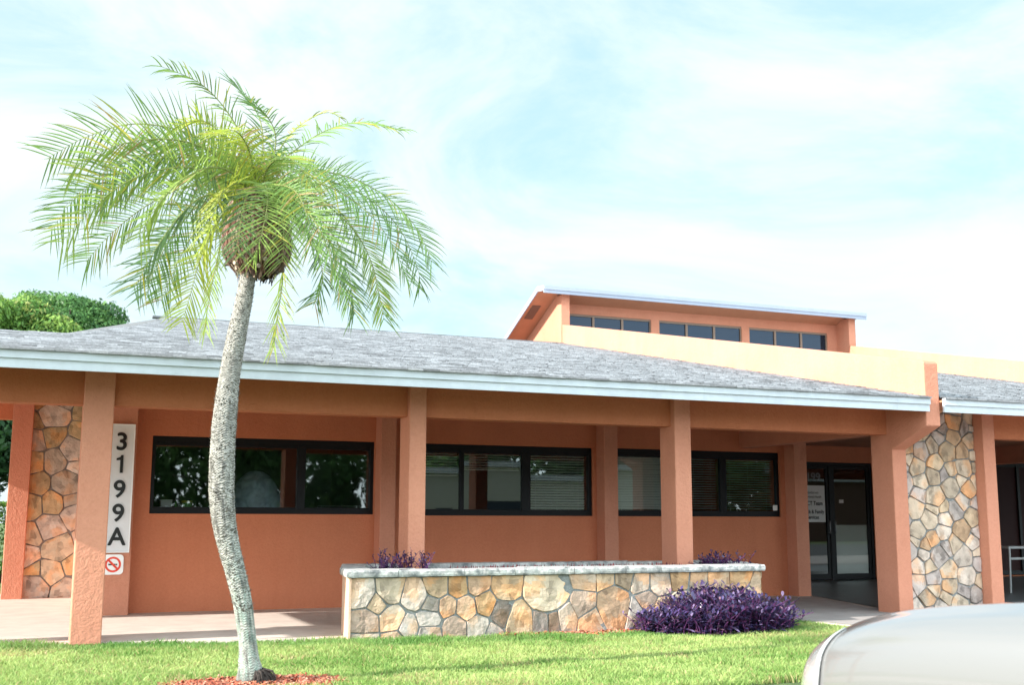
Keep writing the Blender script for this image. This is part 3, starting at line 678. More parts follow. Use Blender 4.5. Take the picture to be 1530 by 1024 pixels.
b = MB(); b.face([(16.40, 20.862, 1.68), (16.52, 20.862, 1.68), (16.52, 20.862, 1.76), (16.40, 20.862, 1.76)]); o = b.build('door_sticker', M['paper']); tag(o, 'small white sticker on the right glass door at eye height', 'sticker')
b = MB(); rbox(b, 11.965, 12.06, 1.47, 1.565, 17.046, 17.049, .01); o = b.build('window_sticker', M['paper']); tag(o, 'small square pale sticker at the lower corner of the darkest window', 'sticker')

# ------------------------------------------------------------------ things inside the left window
b = MB(); b.box(1.15, 4.8, 17.24, 18.2, 1.30, 1.34); b.box(1.2, 1.26, 17.3, 17.9, 0.02, 1.30); b.box(4.6, 4.66, 17.3, 17.9, 0.02, 1.30); tag(b.build('counter', M['plastic_grey']), 'long grey counter standing inside under the left window', 'counter')
b = MB(); b.box(1.60, 1.76, 17.34, 17.46, 1.342, 1.56); b.box(1.595, 1.765, 17.335, 17.465, 1.56, 1.575); tag(b.build('carton', M['paper'], bevel=.004), 'small white carton at the far left of the left window sill', 'carton')
def lathe(b, c, prof, seg=20, col=None, mi=0):
    v = [(c[0]+r*math.cos(2*math.pi*k/seg), c[1]+r*math.sin(2*math.pi*k/seg), c[2]+z) for r, z in prof for k in range(seg)]
    b.mesh(v, [(i*seg+k, i*seg+(k+1) % seg, (i+1)*seg+(k+1) % seg, (i+1)*seg+k) for i in range(len(prof)-1) for k in range(seg)]+[tuple(range(seg))[::-1], tuple(range((len(prof)-1)*seg, len(prof)*seg))], col, mi)
t = empty('canister', (1.98, 17.4, 1.34), 'green and yellow canister standing inside the left window', 'canister')
b = MB(); lathe(b, (1.98, 17.4, 1.342), [(.07, 0), (.075, .02), (.075, .17), (.068, .19)]); b.build('body', M['green_plastic'], t, smooth=True)
b = MB(); lathe(b, (1.98, 17.4, 1.532), [(.078, 0), (.078, .03), (.03, .035)]); b.build('lid', M['yellow_plastic'], t, smooth=True)
b = MB(); lathe(b, (1.82, 17.42, 1.342), [(.022, 0), (.025, .12), (.012, .17), (.012, .21)]); tag(b.build('bottle', M['green_plastic'], smooth=True), 'slim dark bottle between the carton and the canister inside the left window', 'bottle')
t = empty('document_tray', (4.2, 17.35, 1.34), 'wire document tray inside the right end of the left window', 'tray')
b = MB()
for z in (1.35, 1.50): 
    for p, q in (((3.95, 17.3), (4.58, 17.3)), ((3.95, 17.55), (4.58, 17.55)), ((3.95, 17.3), (3.95, 17.55)), ((4.58, 17.3), (4.58, 17.55))): b.tube([(p[0], p[1], z), (q[0], q[1], z)], .005, 6)
for x in (3.95, 4.58):
    for y in (17.3, 17.55): b.tube([(x, y, 1.342), (x, y, 1.50)], .005, 6)
b.build('wire_frame', M['steel'], t)
b = MB(); b.box(4.1, 4.45, 17.33, 17.52, 1.355, 1.40); b.box(4.2, 4.42, 17.34, 17.5, 1.40, 1.415); b.build('papers', M['paper'], t)
b = MB(); b.box(3.70, 3.90, 17.32, 17.5, 1.342, 1.40); tag(b.build('paper_stack', M['paper'], bevel=.003), 'flat stack of white paper left of the wire tray inside the window', 'papers')
t = empty('glare_dome', (3.02, 17.55, 1.34), 'added pale blue translucent dome imitating the bright glare in the left window behind the palm trunk', 'dome')  # made-up dome standing in for the bluish reflection on the glass
dm = bpy.data.materials.new('glare_plastic'); dm.use_nodes = True; dn = dm.node_tree; dl = dn.links.new; pb = dn.nodes['Principled BSDF']; pb.inputs['Base Color'].default_value = (.65, .80, .92, 1); pb.inputs['Roughness'].default_value = .08; pb.inputs['Coat Weight'].default_value = 1
tb_ = N(dn, 'ShaderNodeBsdfTransparent'); tb_.inputs[0].default_value = (.8, .9, 1, 1); mx_ = N(dn, 'ShaderNodeMixShader'); g_ = N(dn, 'ShaderNodeNewGeometry'); nz_ = N(dn, 'ShaderNodeTexNoise'); nz_.inputs['Scale'].default_value = 3.5; nz_.inputs['Detail'].default_value = 6; nz_.inputs['Distortion'].default_value = 2.2
r_m = N(dn, 'ShaderNodeMapRange'); r_m.inputs[1].default_value = .38; r_m.inputs[2].default_value = .62; r_m.inputs[3].default_value = .55; r_m.inputs[4].default_value = .95
dl(g_.outputs['Position'], nz_.inputs['Vector']); dl(nz_.outputs[0], r_m.inputs[0]); dl(r_m.outputs[0], mx_.inputs[0]); dl(tb_.outputs[0], mx_.inputs[1]); dl(pb.outputs[0], mx_.inputs[2]); dl(mx_.outputs[0], dn.nodes['Material Output'].inputs[0])
b = MB(); lathe(b, (3.02, 17.72, 1.342), [(.43*math.cos(a), .70*math.sin(a)) for a in [i*math.pi/2/12 for i in range(12)]]+[(.005, .70)], 32); b.build('shell', dm, t, smooth=True)
b = MB(); lathe(b, (3.02, 17.72, 1.341), [(.44, 0), (.455, .012), (.44, .03)], 32); b.build('rim', M['steel'], t, smooth=True)
# metal bench at the right
t = empty('metal_table', (21.3, 20.2, 0), 'small grey metal table in the dark bay at the right edge', 'table')
b = MB(); b.box(20.55, 21.75, 19.1, 19.7, .67, .71)
t.location = (20.0, 17.0, 0)
b = MB(); b.box(17.9-1.6, 17.62, 16.0, 16.5, .80, .84); t.location = (17.0, 16.25, 0); b.build('table_top', M['steel'], t)
for x in (16.35, 17.56):
    for y in (16.03, 16.44): l_ = MB(); l_.tube([(x, y, .80), (x+.03*(1 if x > 17 else -1), y, .01)], .018, 8); l_.build('leg', M['steel'], t)
b = MB(); b.box(16.35, 17.56, 16.03, 16.05, .60, .64); b.build('rail', M['steel'], t)

# ------------------------------------------------------------------ planter
pt = empty('stone_planter', (5.9, 13.2, 0), 'long low flagstone planter with weathered white concrete cap in front of the columns', 'planter')
OUT = [(3.19, 12.43), (8.50, 12.43), (8.78, 13.2), (8.82, 14.1), (3.55, 14.1), (3.31, 13.2)]
def inset(poly, d):
    out = []; n = len(poly)
    for i in range(n):
        p0, p1, p2 = [Vector(poly[k % n]) for k in (i-1, i, i+1)]
        e1, e2 = (p1-p0).normalized(), (p2-p1).normalized(); n1, n2 = Vector((-e1.y, e1.x)), Vector((-e2.y, e2.x)); bs = (n1+n2); bs = bs/ max(.3, bs.dot(n1)); q = p1+bs*d; out.append((q.x, q.y))
    return out
def ringwall(b, outer, inner, z0, z1):
    n = len(outer)
    for i in range(n):
        j = (i+1) % n; o1, o2, i1, i2 = outer[i], outer[j], inner[i], inner[j]
        b.face([(*o1, z0), (*o2, z0), (*o2, z1), (*o1, z1)]); b.face([(*i2, z0), (*i1, z0), (*i1, z1), (*i2, z1)])
        b.face([(*o1, z1), (*o2, z1), (*i2, z1), (*i1, z1)]); b.face([(*o1, z0), (*i1, z0), (*i2, z0), (*o2, z0)])
b = MB(); ringwall(b, OUT, inset(OUT, .2), -.1, .665); wl = b.build('planter_wall', M['mortar'], pt)
# end wall at the left is smooth stucco-like pale render
b = MB(); 
# cap: rough blocks laid end to end
capb = MB(); CO = inset(OUT, -.055); CI = inset(OUT, .24)
n = len(CO)
rs = random.Random(3)
for i in range(n):
    j = (i+1) % n; o1, o2, i1, i2 = [Vector(q) for q in (CO[i], CO[j], CI[i], CI[j])]
    Ls = (o2-o1).length; k = max(1, int(Ls/.62)); cuts = [0]+sorted([(q+1+rs.uniform(-.25, .25))/k for q in range(k-1)])+[1]
    for a, c in zip(cuts[:-1], cuts[1:]):
        g = .0035/Ls; a2 = a+(g if a else 0); c2 = c-(g if c < 1 else 0); dz = rs.uniform(-.006, .006)
        m_ = max(2, int((c2-a2)*Ls/.035)); top = []; 
        for q in range(m_+1):
            w = a2+(c2-a2)*q/m_; P = o1.lerp(o2, w); Q = i1.lerp(i2, w); nn = (P-Q).normalized()
            e = noise.noise(Vector((P.x*11, P.y*11, 1)))*.010; e2 = noise.noise(Vector((P.x*16, P.y*13, 5)))*.008
            top.append([(P+nn*(e*.4-.004), .668+e2*.5), (P+nn*(e+.004), .69), (P+nn*(e*1.2+.004), .725+e2), (P-nn*(.012-e), .745+dz+e2*.6), (Q, .745+dz), (Q, .668)])
        for q in range(m_):
            for r_ in range(6):
                s_ = (r_+1) % 6; A, B_ = top[q], top[q+1]
                capb.face([(A[r_][0].x, A[r_][0].y, A[r_][1]), (B_[r_][0].x, B_[r_][0].y, B_[r_][1]), (B_[s_][0].x, B_[s_][0].y, B_[s_][1]), (A[s_][0].x, A[s_][0].y, A[s_][1])])
        for A in (top[0], top[-1]): capb.face([(p.x, p.y, z) for p, z in A])
capb.build('cap', M['cap'], pt, recalc=True)
b = MB(); b.prism(inset(OUT, .21), .5, .69); b.build('soil', M['soil'], pt)
# the stones of the front, placed after the photograph (u along the front in metres, z above the walk)
def U(px): return (px-155)/(1530-155)*3.42            # zoom pixels of the left part -> metres
def Zp(py): return .665-(py-285)/(590-285)*.70
A_ = [(205, 360, 6), (330, 345, 8), (450, 380, 6), (555, 335, 7), (655, 335, 10), (745, 325, 3), (785, 425, 10), (880, 345, 7), (1100, 370, 8), (1305, 305, 1), (1400, 300, 0), (220, 500, 4), (350, 490, 1), (420, 530, 5), (270, 405, 0), (515, 495, 5), (515, 555, 5), (605, 430, 3), (695, 440, 3), (640, 535, 4), (755, 535, 6), (815, 565, 5), (870, 470, 9), (960, 510, 7), (1075, 510, 9), (1130, 510, 9), (1185, 500, 1), (1290, 440, 4), (1330, 520, 2), (1450, 450, 3), (1510, 300, 0), (525, 425, 6), (220, 590, 1), (360, 590, 2)]
cols = {0: (.58, .46, .31), 1: (.60, .51, .40), 2: (.56, .41, .28), 3: (.56, .40, .26), 4: (.50, .40, .31), 5: (.50, .47, .42), 6: (.53, .49, .42), 7: (.58, .45, .29), 8: (.62, .54, .40), 9: (.27, .25, .22), 10: (.56, .38, .20)}
WG = {(1100, 370): .05, (960, 510): .012, (1450, 450): .03, (815, 565): -.008, (270, 405): -.01, (605, 430): -.004, (525, 425): -.006}
sites = [(U(x), Zp(y), cols[c], -WG.get((x, y), 0)) for x, y, c in A_]
B_ = [(140, 340, 7), (300, 345, 1), (410, 350, 1), (550, 330, 10), (650, 345, 8), (780, 350, 7), (930, 345, 10), (170, 500, 2), (330, 470, 4), (270, 520, 5), (430, 520, 7), (560, 480, 8), (690, 500, 5), (800, 480, 7), (900, 500, 6), (1000, 450, 1), (1040, 400, 0), (1020, 560, 7), (330, 590, 9), (600, 590, 4), (820, 590, 2)]
sites += [((860+x/3.825-524.6)/(1137-524.6)*5.31, .665-(y-295)/(640-295)*.70, cols[c], 0) for x, y, c in B_ if x > 230 or y > 9999]
fs = MB(); stone_face(fs, cells((.0, 5.31, -.08, .662), sites, gap=.013), (3.19, 12.43, 0), (1, 0, 0), (0, -1, 0), .016, 2)
fs.build('flagstones', M['stone'], wl, recalc=True)
def side(p, q, seed):
    p, q = Vector((*p, 0)), Vector((*q, 0)); d = (q-p); l = d.length; d.normalize(); nn = Vector((d.y, -d.x, 0)); s_ = MB()
    stone_face(s_, slabs(.0, l, -.05, .662, .03, .1, seed), p, d, nn, .02, seed); s_.build('flagstones', M['stone'], wl, recalc=True)
side(OUT[1], OUT[2], 21); side(OUT[2], OUT[3], 22); side(OUT[3], OUT[4], 23)
b = MB(); b.prism([(3.165, 12.405), (3.19, 12.405), (3.308, 13.2), (3.548, 14.1), (3.52, 14.1), (3.285, 13.2)], -.1, .664); b.build('end_render', mat('pale_render', (.62, .40, .28), .9, noise_amt=.12, nscale=4, bump=.4), wl)

# ------------------------------------------------------------------ purple plants
def purple(name, label, pts, hmin, hmax, seed, leaf=.10, spread=.12, wind=0):
    rs = np.random.default_rng(seed); V = []; F = []; C = []; SV = MB(); 
    root = empty(name, (float(np.mean([p[0] for p in pts])), float(np.mean([p[1] for p in pts])), pts[0][2]), label, 'plant')
    for (x, y, z, hs) in pts:
        h = rs.uniform(hmin, hmax)*hs; dx, dy = rs.normal(0, spread, 2); nl = int(5+h*16)
        stem = [(x+dx*t*t, y+dy*t*t, z+h*t*(1-.12*t)) for t in np.linspace(0, 1, 5)]
        SV.tube(stem, [.005, .005, .004, .004, .003], 5, (.10, .03, .10), caps=False)
        for k in range(nl):
            t = .12+.88*(k/(nl-1)); a = k*2.4+rs.normal(0, .4); l = leaf*rs.uniform(.7, 1.25)*(1-.25*t); w = l*.14
            px, py, pz = x+dx*t*t, y+dy*t*t, z+h*t*(1-.12*t); el = .25+.75*t+rs.normal(0, .2)
            d = np.array([math.cos(a)*math.cos(el), math.sin(a)*math.cos(el), math.sin(el)]); s = np.array([-math.sin(a), math.cos(a), 0]); dn = np.array([0, 0, -1.])
            P = [np.array([px, py, pz])+d*l*q+dn*l*.42*q*q for q in (0, .33, .68, 1)]; n_ = np.cross(s, d)*w*.45
            b0 = len(V); V += [P[0], P[1]+s*w+n_, P[2]+s*w*.85+n_, P[3], P[2]-s*w*.85+n_, P[1]-s*w+n_, P[1], P[2]]
            F += [(b0, b0+1, b0+2, b0+7), (b0, b0+7, b0+4, b0+5), (b0+7, b0+2, b0+3, b0+3), (b0+7, b0+3, b0+4, b0+4)][:2]
            F += [(b0+2, b0+3, b0+4, b0+7)]
            r_ = rs.random(); c = np.array([.035, .030, .080]) if r_ < .5 else np.array([.062, .042, .125]) if r_ < .82 else np.array([.17, .12, .22]); c = c*rs.uniform(.7, 1.3)
            if rs.random() < .03: c = np.array([.22, .12, .16])
            C += [c, c, c*1.15]
    SV.build('stems', M['bark'], root); bulk('leaves', np.array(V), np.array(F), M['purple'], root, cols=np.array(C)); return root
rs = random.Random(5); pts = []
while len(pts) < 620:
    x, y = rs.uniform(6.6, 8.7), rs.uniform(11.5, 12.40); u = (x-7.66)/.93; v = (y-12.0)/.55
    if u*u+v*v < 1: pts.append((x, y, -.04, 1.0-.55*abs(u)**1.6-.30*max(0, -v)))
for _ in range(60): pts.append((rs.uniform(6.62, 7.05), rs.uniform(12.0, 12.35), -.04, .45))
purple('purple_shrub', 'big dark purple leafy mound on the lawn at the right end of the planter', pts, .42, .66, 1, .14, .13)
pts = [(rs.uniform(3.62, 4.02), rs.uniform(12.75, 13.05), .66, rs.uniform(.6, 1.1)) for _ in range(48)]+[(rs.uniform(4.0, 4.22), rs.uniform(12.62, 12.95), .66, .9) for _ in range(14)]
purple('purple_plant', 'small purple plant growing in the left end of the planter by its column', pts, .18, .34, 2, .09, .07)
pts = [(rs.uniform(7.96, 8.45), rs.uniform(12.75, 13.15), .66, rs.uniform(.55, 1.0)) for _ in range(60)]+[(rs.uniform(8.3, 8.6), 12.8, .66, 1.05) for _ in range(5)]
purple('purple_plant', 'low purple plant spreading over the cap at the right end of the planter', pts, .15, .30, 3, .10, .07)
b = MB()
for _ in range(500):
    x, y = random.uniform(4.6, 7.6), random.uniform(12.7, 13.2); s_ = .015; a = random.uniform(0, 6); c = random.choice([(.30, .05, .05), (.22, .04, .06), (.12, .03, .04)])
    b.face([(x, y, .70), (x+s_*math.cos(a), y+s_*math.sin(a), .755+random.uniform(-.03, .02)), (x+s_*2*math.cos(a+.5), y+s_*2*math.sin(a+.5), .70)], c)
tag(b.build('red_seedlings', M['purple']), 'sparse tiny dark red seedlings along the soil of the planter', 'seedlings', kind='stuff')

# ------------------------------------------------------------------ palm
K = 9.65/1700.0
def PX(x, y, d=0.0):
    """a point of the palm: photo pixels at the trunk's distance, d metres farther away (used as plain 3D positions)"""
    dr = fw*f_px + rr*(x-765) - uu*(y-512); t = (9.65+d)/dr.y
    return Vector((0, 0, 1.3)) + dr*t
palm = empty('palm_tree', (1.67, 9.6, -.04), 'slender palm with a curved pale ringed trunk and feathery drooping fronds on the lawn', 'palm tree')
tr = [(375, 1022, 25), (375, 1008, 21), (372, 985, 16), (370, 960, 14), (366, 930, 14.5), (362, 900, 15), (354, 865, 16), (345, 830, 17), (337, 795, 18), (333, 765, 19), (331, 735, 19.5), (331.5, 700, 19.5), (333, 665, 19), (335, 635, 19), (338, 605, 18), (342, 570, 16.5), (347, 538, 16), (353, 505, 15.5), (360, 470, 14.5), (366, 440, 13.5), (371, 405, 12.5), (377, 370, 14)]
ctrl = [(PX(x, y), w*K*.95) for x, y, w in tr]
def cat(P, n):
    out = []
    for i in range(len(P)-1):
        p0, p1, p2, p3 = P[max(i-1, 0)], P[i], P[i+1], P[min(i+2, len(P)-1)]
        for k in range(n): t = k/n; out.append(.5*((2*p1)+(-p0+p2)*t+(2*p0-5*p1+4*p2-p3)*t*t+(-p0+3*p1-3*p2+p3)*t**3))
    return out+[P[-1]]
cc = cat([Vector((*p, r)) for p, r in ctrl], 24) if False else None
C3 = cat([p for p, r in ctrl], 24); CR = cat([Vector((r, 0, 0)) for p, r in ctrl], 24)
SEG = 44; vs = []; colr = []; n = len(C3); arc = 0
b = MB(); prev = C3[0]; rows = []
for i, p in enumerate(C3):
    arc += (p-prev).length; prev = p; r = CR[i].x; fr = i/(n-1); row = []
    for k in range(SEG):
        an = 2*math.pi*k/SEG; ph = arc/.021+.5*math.sin(an*9+i*.02)+.8*noise.noise(Vector((an*2, arc*6, 0)))
        saw = ph % 1.0; amp = (.055+.05*min(1, fr*2.5)) if fr < .85 else .07
        rad = r*(.94+amp*(saw-.3)+.035*noise.noise(Vector((an*3, arc*25, 2))))
        if fr < .12: rad *= 1+.25*(1-fr/.12)*max(0, noise.noise(Vector((math.cos(an)*2, math.sin(an)*2, 4))))
        row.append(p+Vector((math.cos(an), math.sin(an), 0))*rad)
    rows.append((row, arc, fr))
for i in range(n-1):
    r0, a0, f0 = rows[i]; r1 = rows[i+1][0]
    for k in range(SEG):
        an = 2*math.pi*k/SEG; v = noise.noise(Vector((math.cos(an)*3, math.sin(an)*3, a0*7))); ph = (a0/.021+.5*math.sin(an*9+i*.02)+.8*noise.noise(Vector((an*2, a0*6, 0)))) % 1
        g = .335+.12*v-.13*(ph < .30); green = max(0, min(1, (.42-f0)*4))*(.5+.9*noise.noise(Vector((math.cos(an)*4, math.sin(an)*4, a0*12+3))))
        c = Vector((g*1.0, g*.96, g*.86)); c = c.lerp(Vector((g*.78, g*.98, g*.84)), max(0, min(1, green)))
        c = c*(1-.5*max(0, min(1, (.06-f0)*22+1.2*v)))*(1-.35*max(0, min(1, (-v-.22)*6)) if f0 < .55 else 1)
        j = (k+1) % SEG; b.face([r0[k], r0[j], r1[j], r1[k]], tuple(c))
trunk = b.build('trunk', M['bark'], palm, recalc=True)
# leaf scar points standing off the trunk
sp = MB(); rs = random.Random(8)
for _ in range(2600):
    i = int(rs.uniform(.22, .97)*(n-2)); p = C3[i]; r = CR[i].x; an = rs.uniform(0, 2*math.pi); nrm = Vector((math.cos(an), math.sin(an), 0)); tg = Vector((-math.sin(an), math.cos(an), 0))
    o = p+nrm*r*.92; l = rs.uniform(.014, .032)*(1.15 if i < n*.7 else .75); tip = o+nrm*l*rs.uniform(.5, 1.0)+Vector((0, 0, 1))*l*rs.uniform(-.1, .9); w = rs.uniform(.004, .009); g = rs.uniform(.22, .50)
    sp.face([o-tg*w, o+tg*w, tip], (g, g*.96, g*.86)); sp.face([o-tg*w-Vector((0, 0, w)), tip, o+tg*w-Vector((0, 0, w))], (g*.6, g*.56, g*.5))
sp.build('leaf_scars', M['bark'], trunk)
# root clump
b = MB()
for _ in range(90):
    a = rs.uniform(-1.9, 1.2); c0 = PX(385, 1000); p = Vector((1.70+.07*math.cos(a)*rs.random(), 9.58+.05*math.sin(a), .10*rs.random())); q = p+Vector((math.cos(a)*rs.uniform(.04, .15), math.sin(a)*.08, -rs.uniform(.05, .16)))
    q.z = max(q.z, -.05); b.tube([p, (p+q)/2+Vector((math.cos(a)*.02, 0, .015)), q], [.012, .010, .005], 5, (.05, .04, .035))
b.build('roots', M['bark'], palm)
# fibrous crown base
BC = [PX(x, y) for x, y in ((385, 285), (384, 330), (384, 370), (386, 398), (385, 418))]
b = MB(); prof = [(285, 26), (300, 34), (320, 42), (345, 47), (370, 49), (392, 44), (404, 34), (412, 18)]; rows = []
for y, w in prof:
    c = PX(385-(y-285)*.01, y); rows.append([c+Vector((math.cos(2*math.pi*k/36), math.sin(2*math.pi*k/36), 0))*w*K*(.92+.14*noise.noise(Vector((math.cos(2*math.pi*k/36)*3, math.sin(2*math.pi*k/36)*3, y*.03)))) for k in range(36)])
for r0, r1 in zip(rows[:-1], rows[1:]):
    for k in range(36): 
        g = .5+.5*noise.noise(Vector((k*.9, r0[k].z*4, 0))); b.face([r0[k], r1[k], r1[(k+1) % 36], r0[(k+1) % 36]], (.06+.06*g, .035+.035*g, .024+.02*g))
fib = b.build('fibre_crown', M['fibre'], palm, smooth=True)
b = MB()
for _ in range(1500):
    an = rs.uniform(0, 6.283); y0 = rs.uniform(285, 375); w0 = np.interp(y0, [p[0] for p in prof], [p[1] for p in prof])*K; l = rs.uniform(.12, .42); l = min(l, (414+rs.uniform(-6, 12)-y0)*K)
    nrm = Vector((math.cos(an), math.sin(an), 0)); tg = Vector((-math.sin(an), math.cos(an), 0)); P = []
    c0 = PX(385, y0); z = c0.z
    for q in range(5):
        t = q/4; zz = z-l*t; yy = y0+l*t/K; ww = np.interp(yy, [p[0] for p in prof]+[470], [p[1] for p in prof]+[22])*K
        P.append(Vector((c0.x, c0.y, zz))+nrm*(max(ww, w0*.5)+rs.uniform(.0, .03))+tg*rs.gauss(0, .008))
    w = rs.uniform(.002, .010); c = rs.choice([(.17, .095, .06), (.10, .06, .04), (.24, .15, .10), (.07, .04, .03), (.32, .24, .17), (.18, .07, .05)])
    for q in range(4): b.face([P[q]-tg*w, P[q]+tg*w, P[q+1]+tg*w*.8, P[q+1]-tg*w*.8], c)
b.build('fibre_strips', M['fibre'], fib)
b = MB()                                                       # cut frond stubs round the lower rim
for k in range(34):
    an = k*2.4; yy = rs.uniform(385, 412); w = np.interp(yy, [p[0] for p in prof], [p[1] for p in prof])*K; c0 = PX(385, yy); nrm = Vector((math.cos(an), math.sin(an), 0)); o = c0+nrm*w*.75; q = o+nrm*rs.uniform(.04, .09)+Vector((0, 0, rs.uniform(-.05, .03)))
    g = rs.choice([.5, .16, .25, .1]); b.tube([o, q], [.024, .017], 7, (g, g*.8, g*.62))
b.build('frond_stubs', M['fibre'], fib)

LCOL = [(.12, .24, .06), (.17, .30, .07), (.23, .34, .07), (.34, .41, .05), (.12, .22, .09)]
def frond(name, P, Lm, seed, roll=0.0, tone=None, droop=.5, n=46, start=.10, sparse=0, fold=.55):
    Lm *= .95; n = int(n*1.08)
    """P: control points (px, py, depth); leaflets grow in pairs along the rachis"""
    r_ = random.Random(seed); pts = cat([PX(*p) for p in P], 14); m = len(pts)
    d = [0]
    for a, c in zip(pts[:-1], pts[1:]): d.append(d[-1]+(c-a).length)
    T = d[-1]; b = MB(); rad = [max(.0018, .010*(1-i/(m-1))**.8) for i in range(m)]
    b.tube(pts, rad, 6, (.30, .34, .12)); root = b.build('frond', M['leaf'], palm, smooth=True)
    def at(t):
        s = t*T
        for i in range(m-1):
            if d[i+1] >= s: w = (s-d[i])/max(1e-6, d[i+1]-d[i]); return pts[i].lerp(pts[i+1], w), (pts[i+1]-pts[i]).normalized()
        return pts[-1], (pts[-1]-pts[-2]).normalized()
    V = []; F = []; C = []; G = Vector((0, 0, -1)); view = Vector((.2, 1, 0)).normalized()
    tone = LCOL[r_.randrange(5)] if tone is None else LCOL[tone]
    for k in range(n):
        t = start+(1-start)*((k+.5)/n)
        if sparse and r_.random() < sparse: continue
        prof_ = math.sin(math.pi*(.14+.66*t))**.55
        for sd in (-1, 1):
            o, tg = at(min(.999, t+r_.uniform(-.004, .004))); side = tg.cross(Vector((0, 0, 1)))
            if side.length < .2: side = tg.cross(view)
            side.normalize(); side = Matrix.Rotation(roll+.22*(roll > .25)+r_.gauss(0, .12), 3, tg) @ side; nn = side.cross(tg)
            fwd = .38+.42*t+r_.gauss(0, .09); l = Lm*prof_*r_.uniform(.82, 1.12)
            dr = (side*sd*math.cos(fwd)+tg*math.sin(fwd)+nn*(.28*abs(1-fold)+r_.gauss(0, .10))).normalized()
            w = .0055*r_.uniform(.8, 1.2); L0 = []; cur = o.copy(); v = dr.copy()
            for q in range(5):
                L0.append(cur.copy()); cur = cur+v*l/4; v = (v+G*(droop+.17)*(.10+.09*q)*(.7+.6*r_.random())).normalized()
            wd = v.cross(nn).normalized() if False else (nn.cross(dr)).normalized()
            w2 = view.cross(dr).normalized(); w2 = -w2 if w2.dot(wd) < 0 else w2; wd = (wd*.6+w2*.8).normalized()
            b0 = len(V)
            for q, ww in enumerate((.6, 1.0, .95, .65, .08)): V += [L0[q]-wd*w*ww, L0[q]+wd*w*ww]
            rn = r_.random(); c = Vector(tone)*r_.uniform(.7, 1.3)
            if rn < .07: c = Vector((.42, .40, .05))*r_.uniform(.7, 1.1)
            elif rn < .10: c = Vector((.40, .28, .12))
            for q in range(4):
                F.append((b0+2*q, b0+2*q+1, b0+2*q+3, b0+2*q+2)); cc = c.lerp(Vector((.28, .32, .10)), .07*q); C.append(tuple(cc))
    bulk('leaflets', np.array([tuple(v) for v in V]), np.array(F), M['leaf'], root, cols=np.array(C)); return root
O = (386, 300)
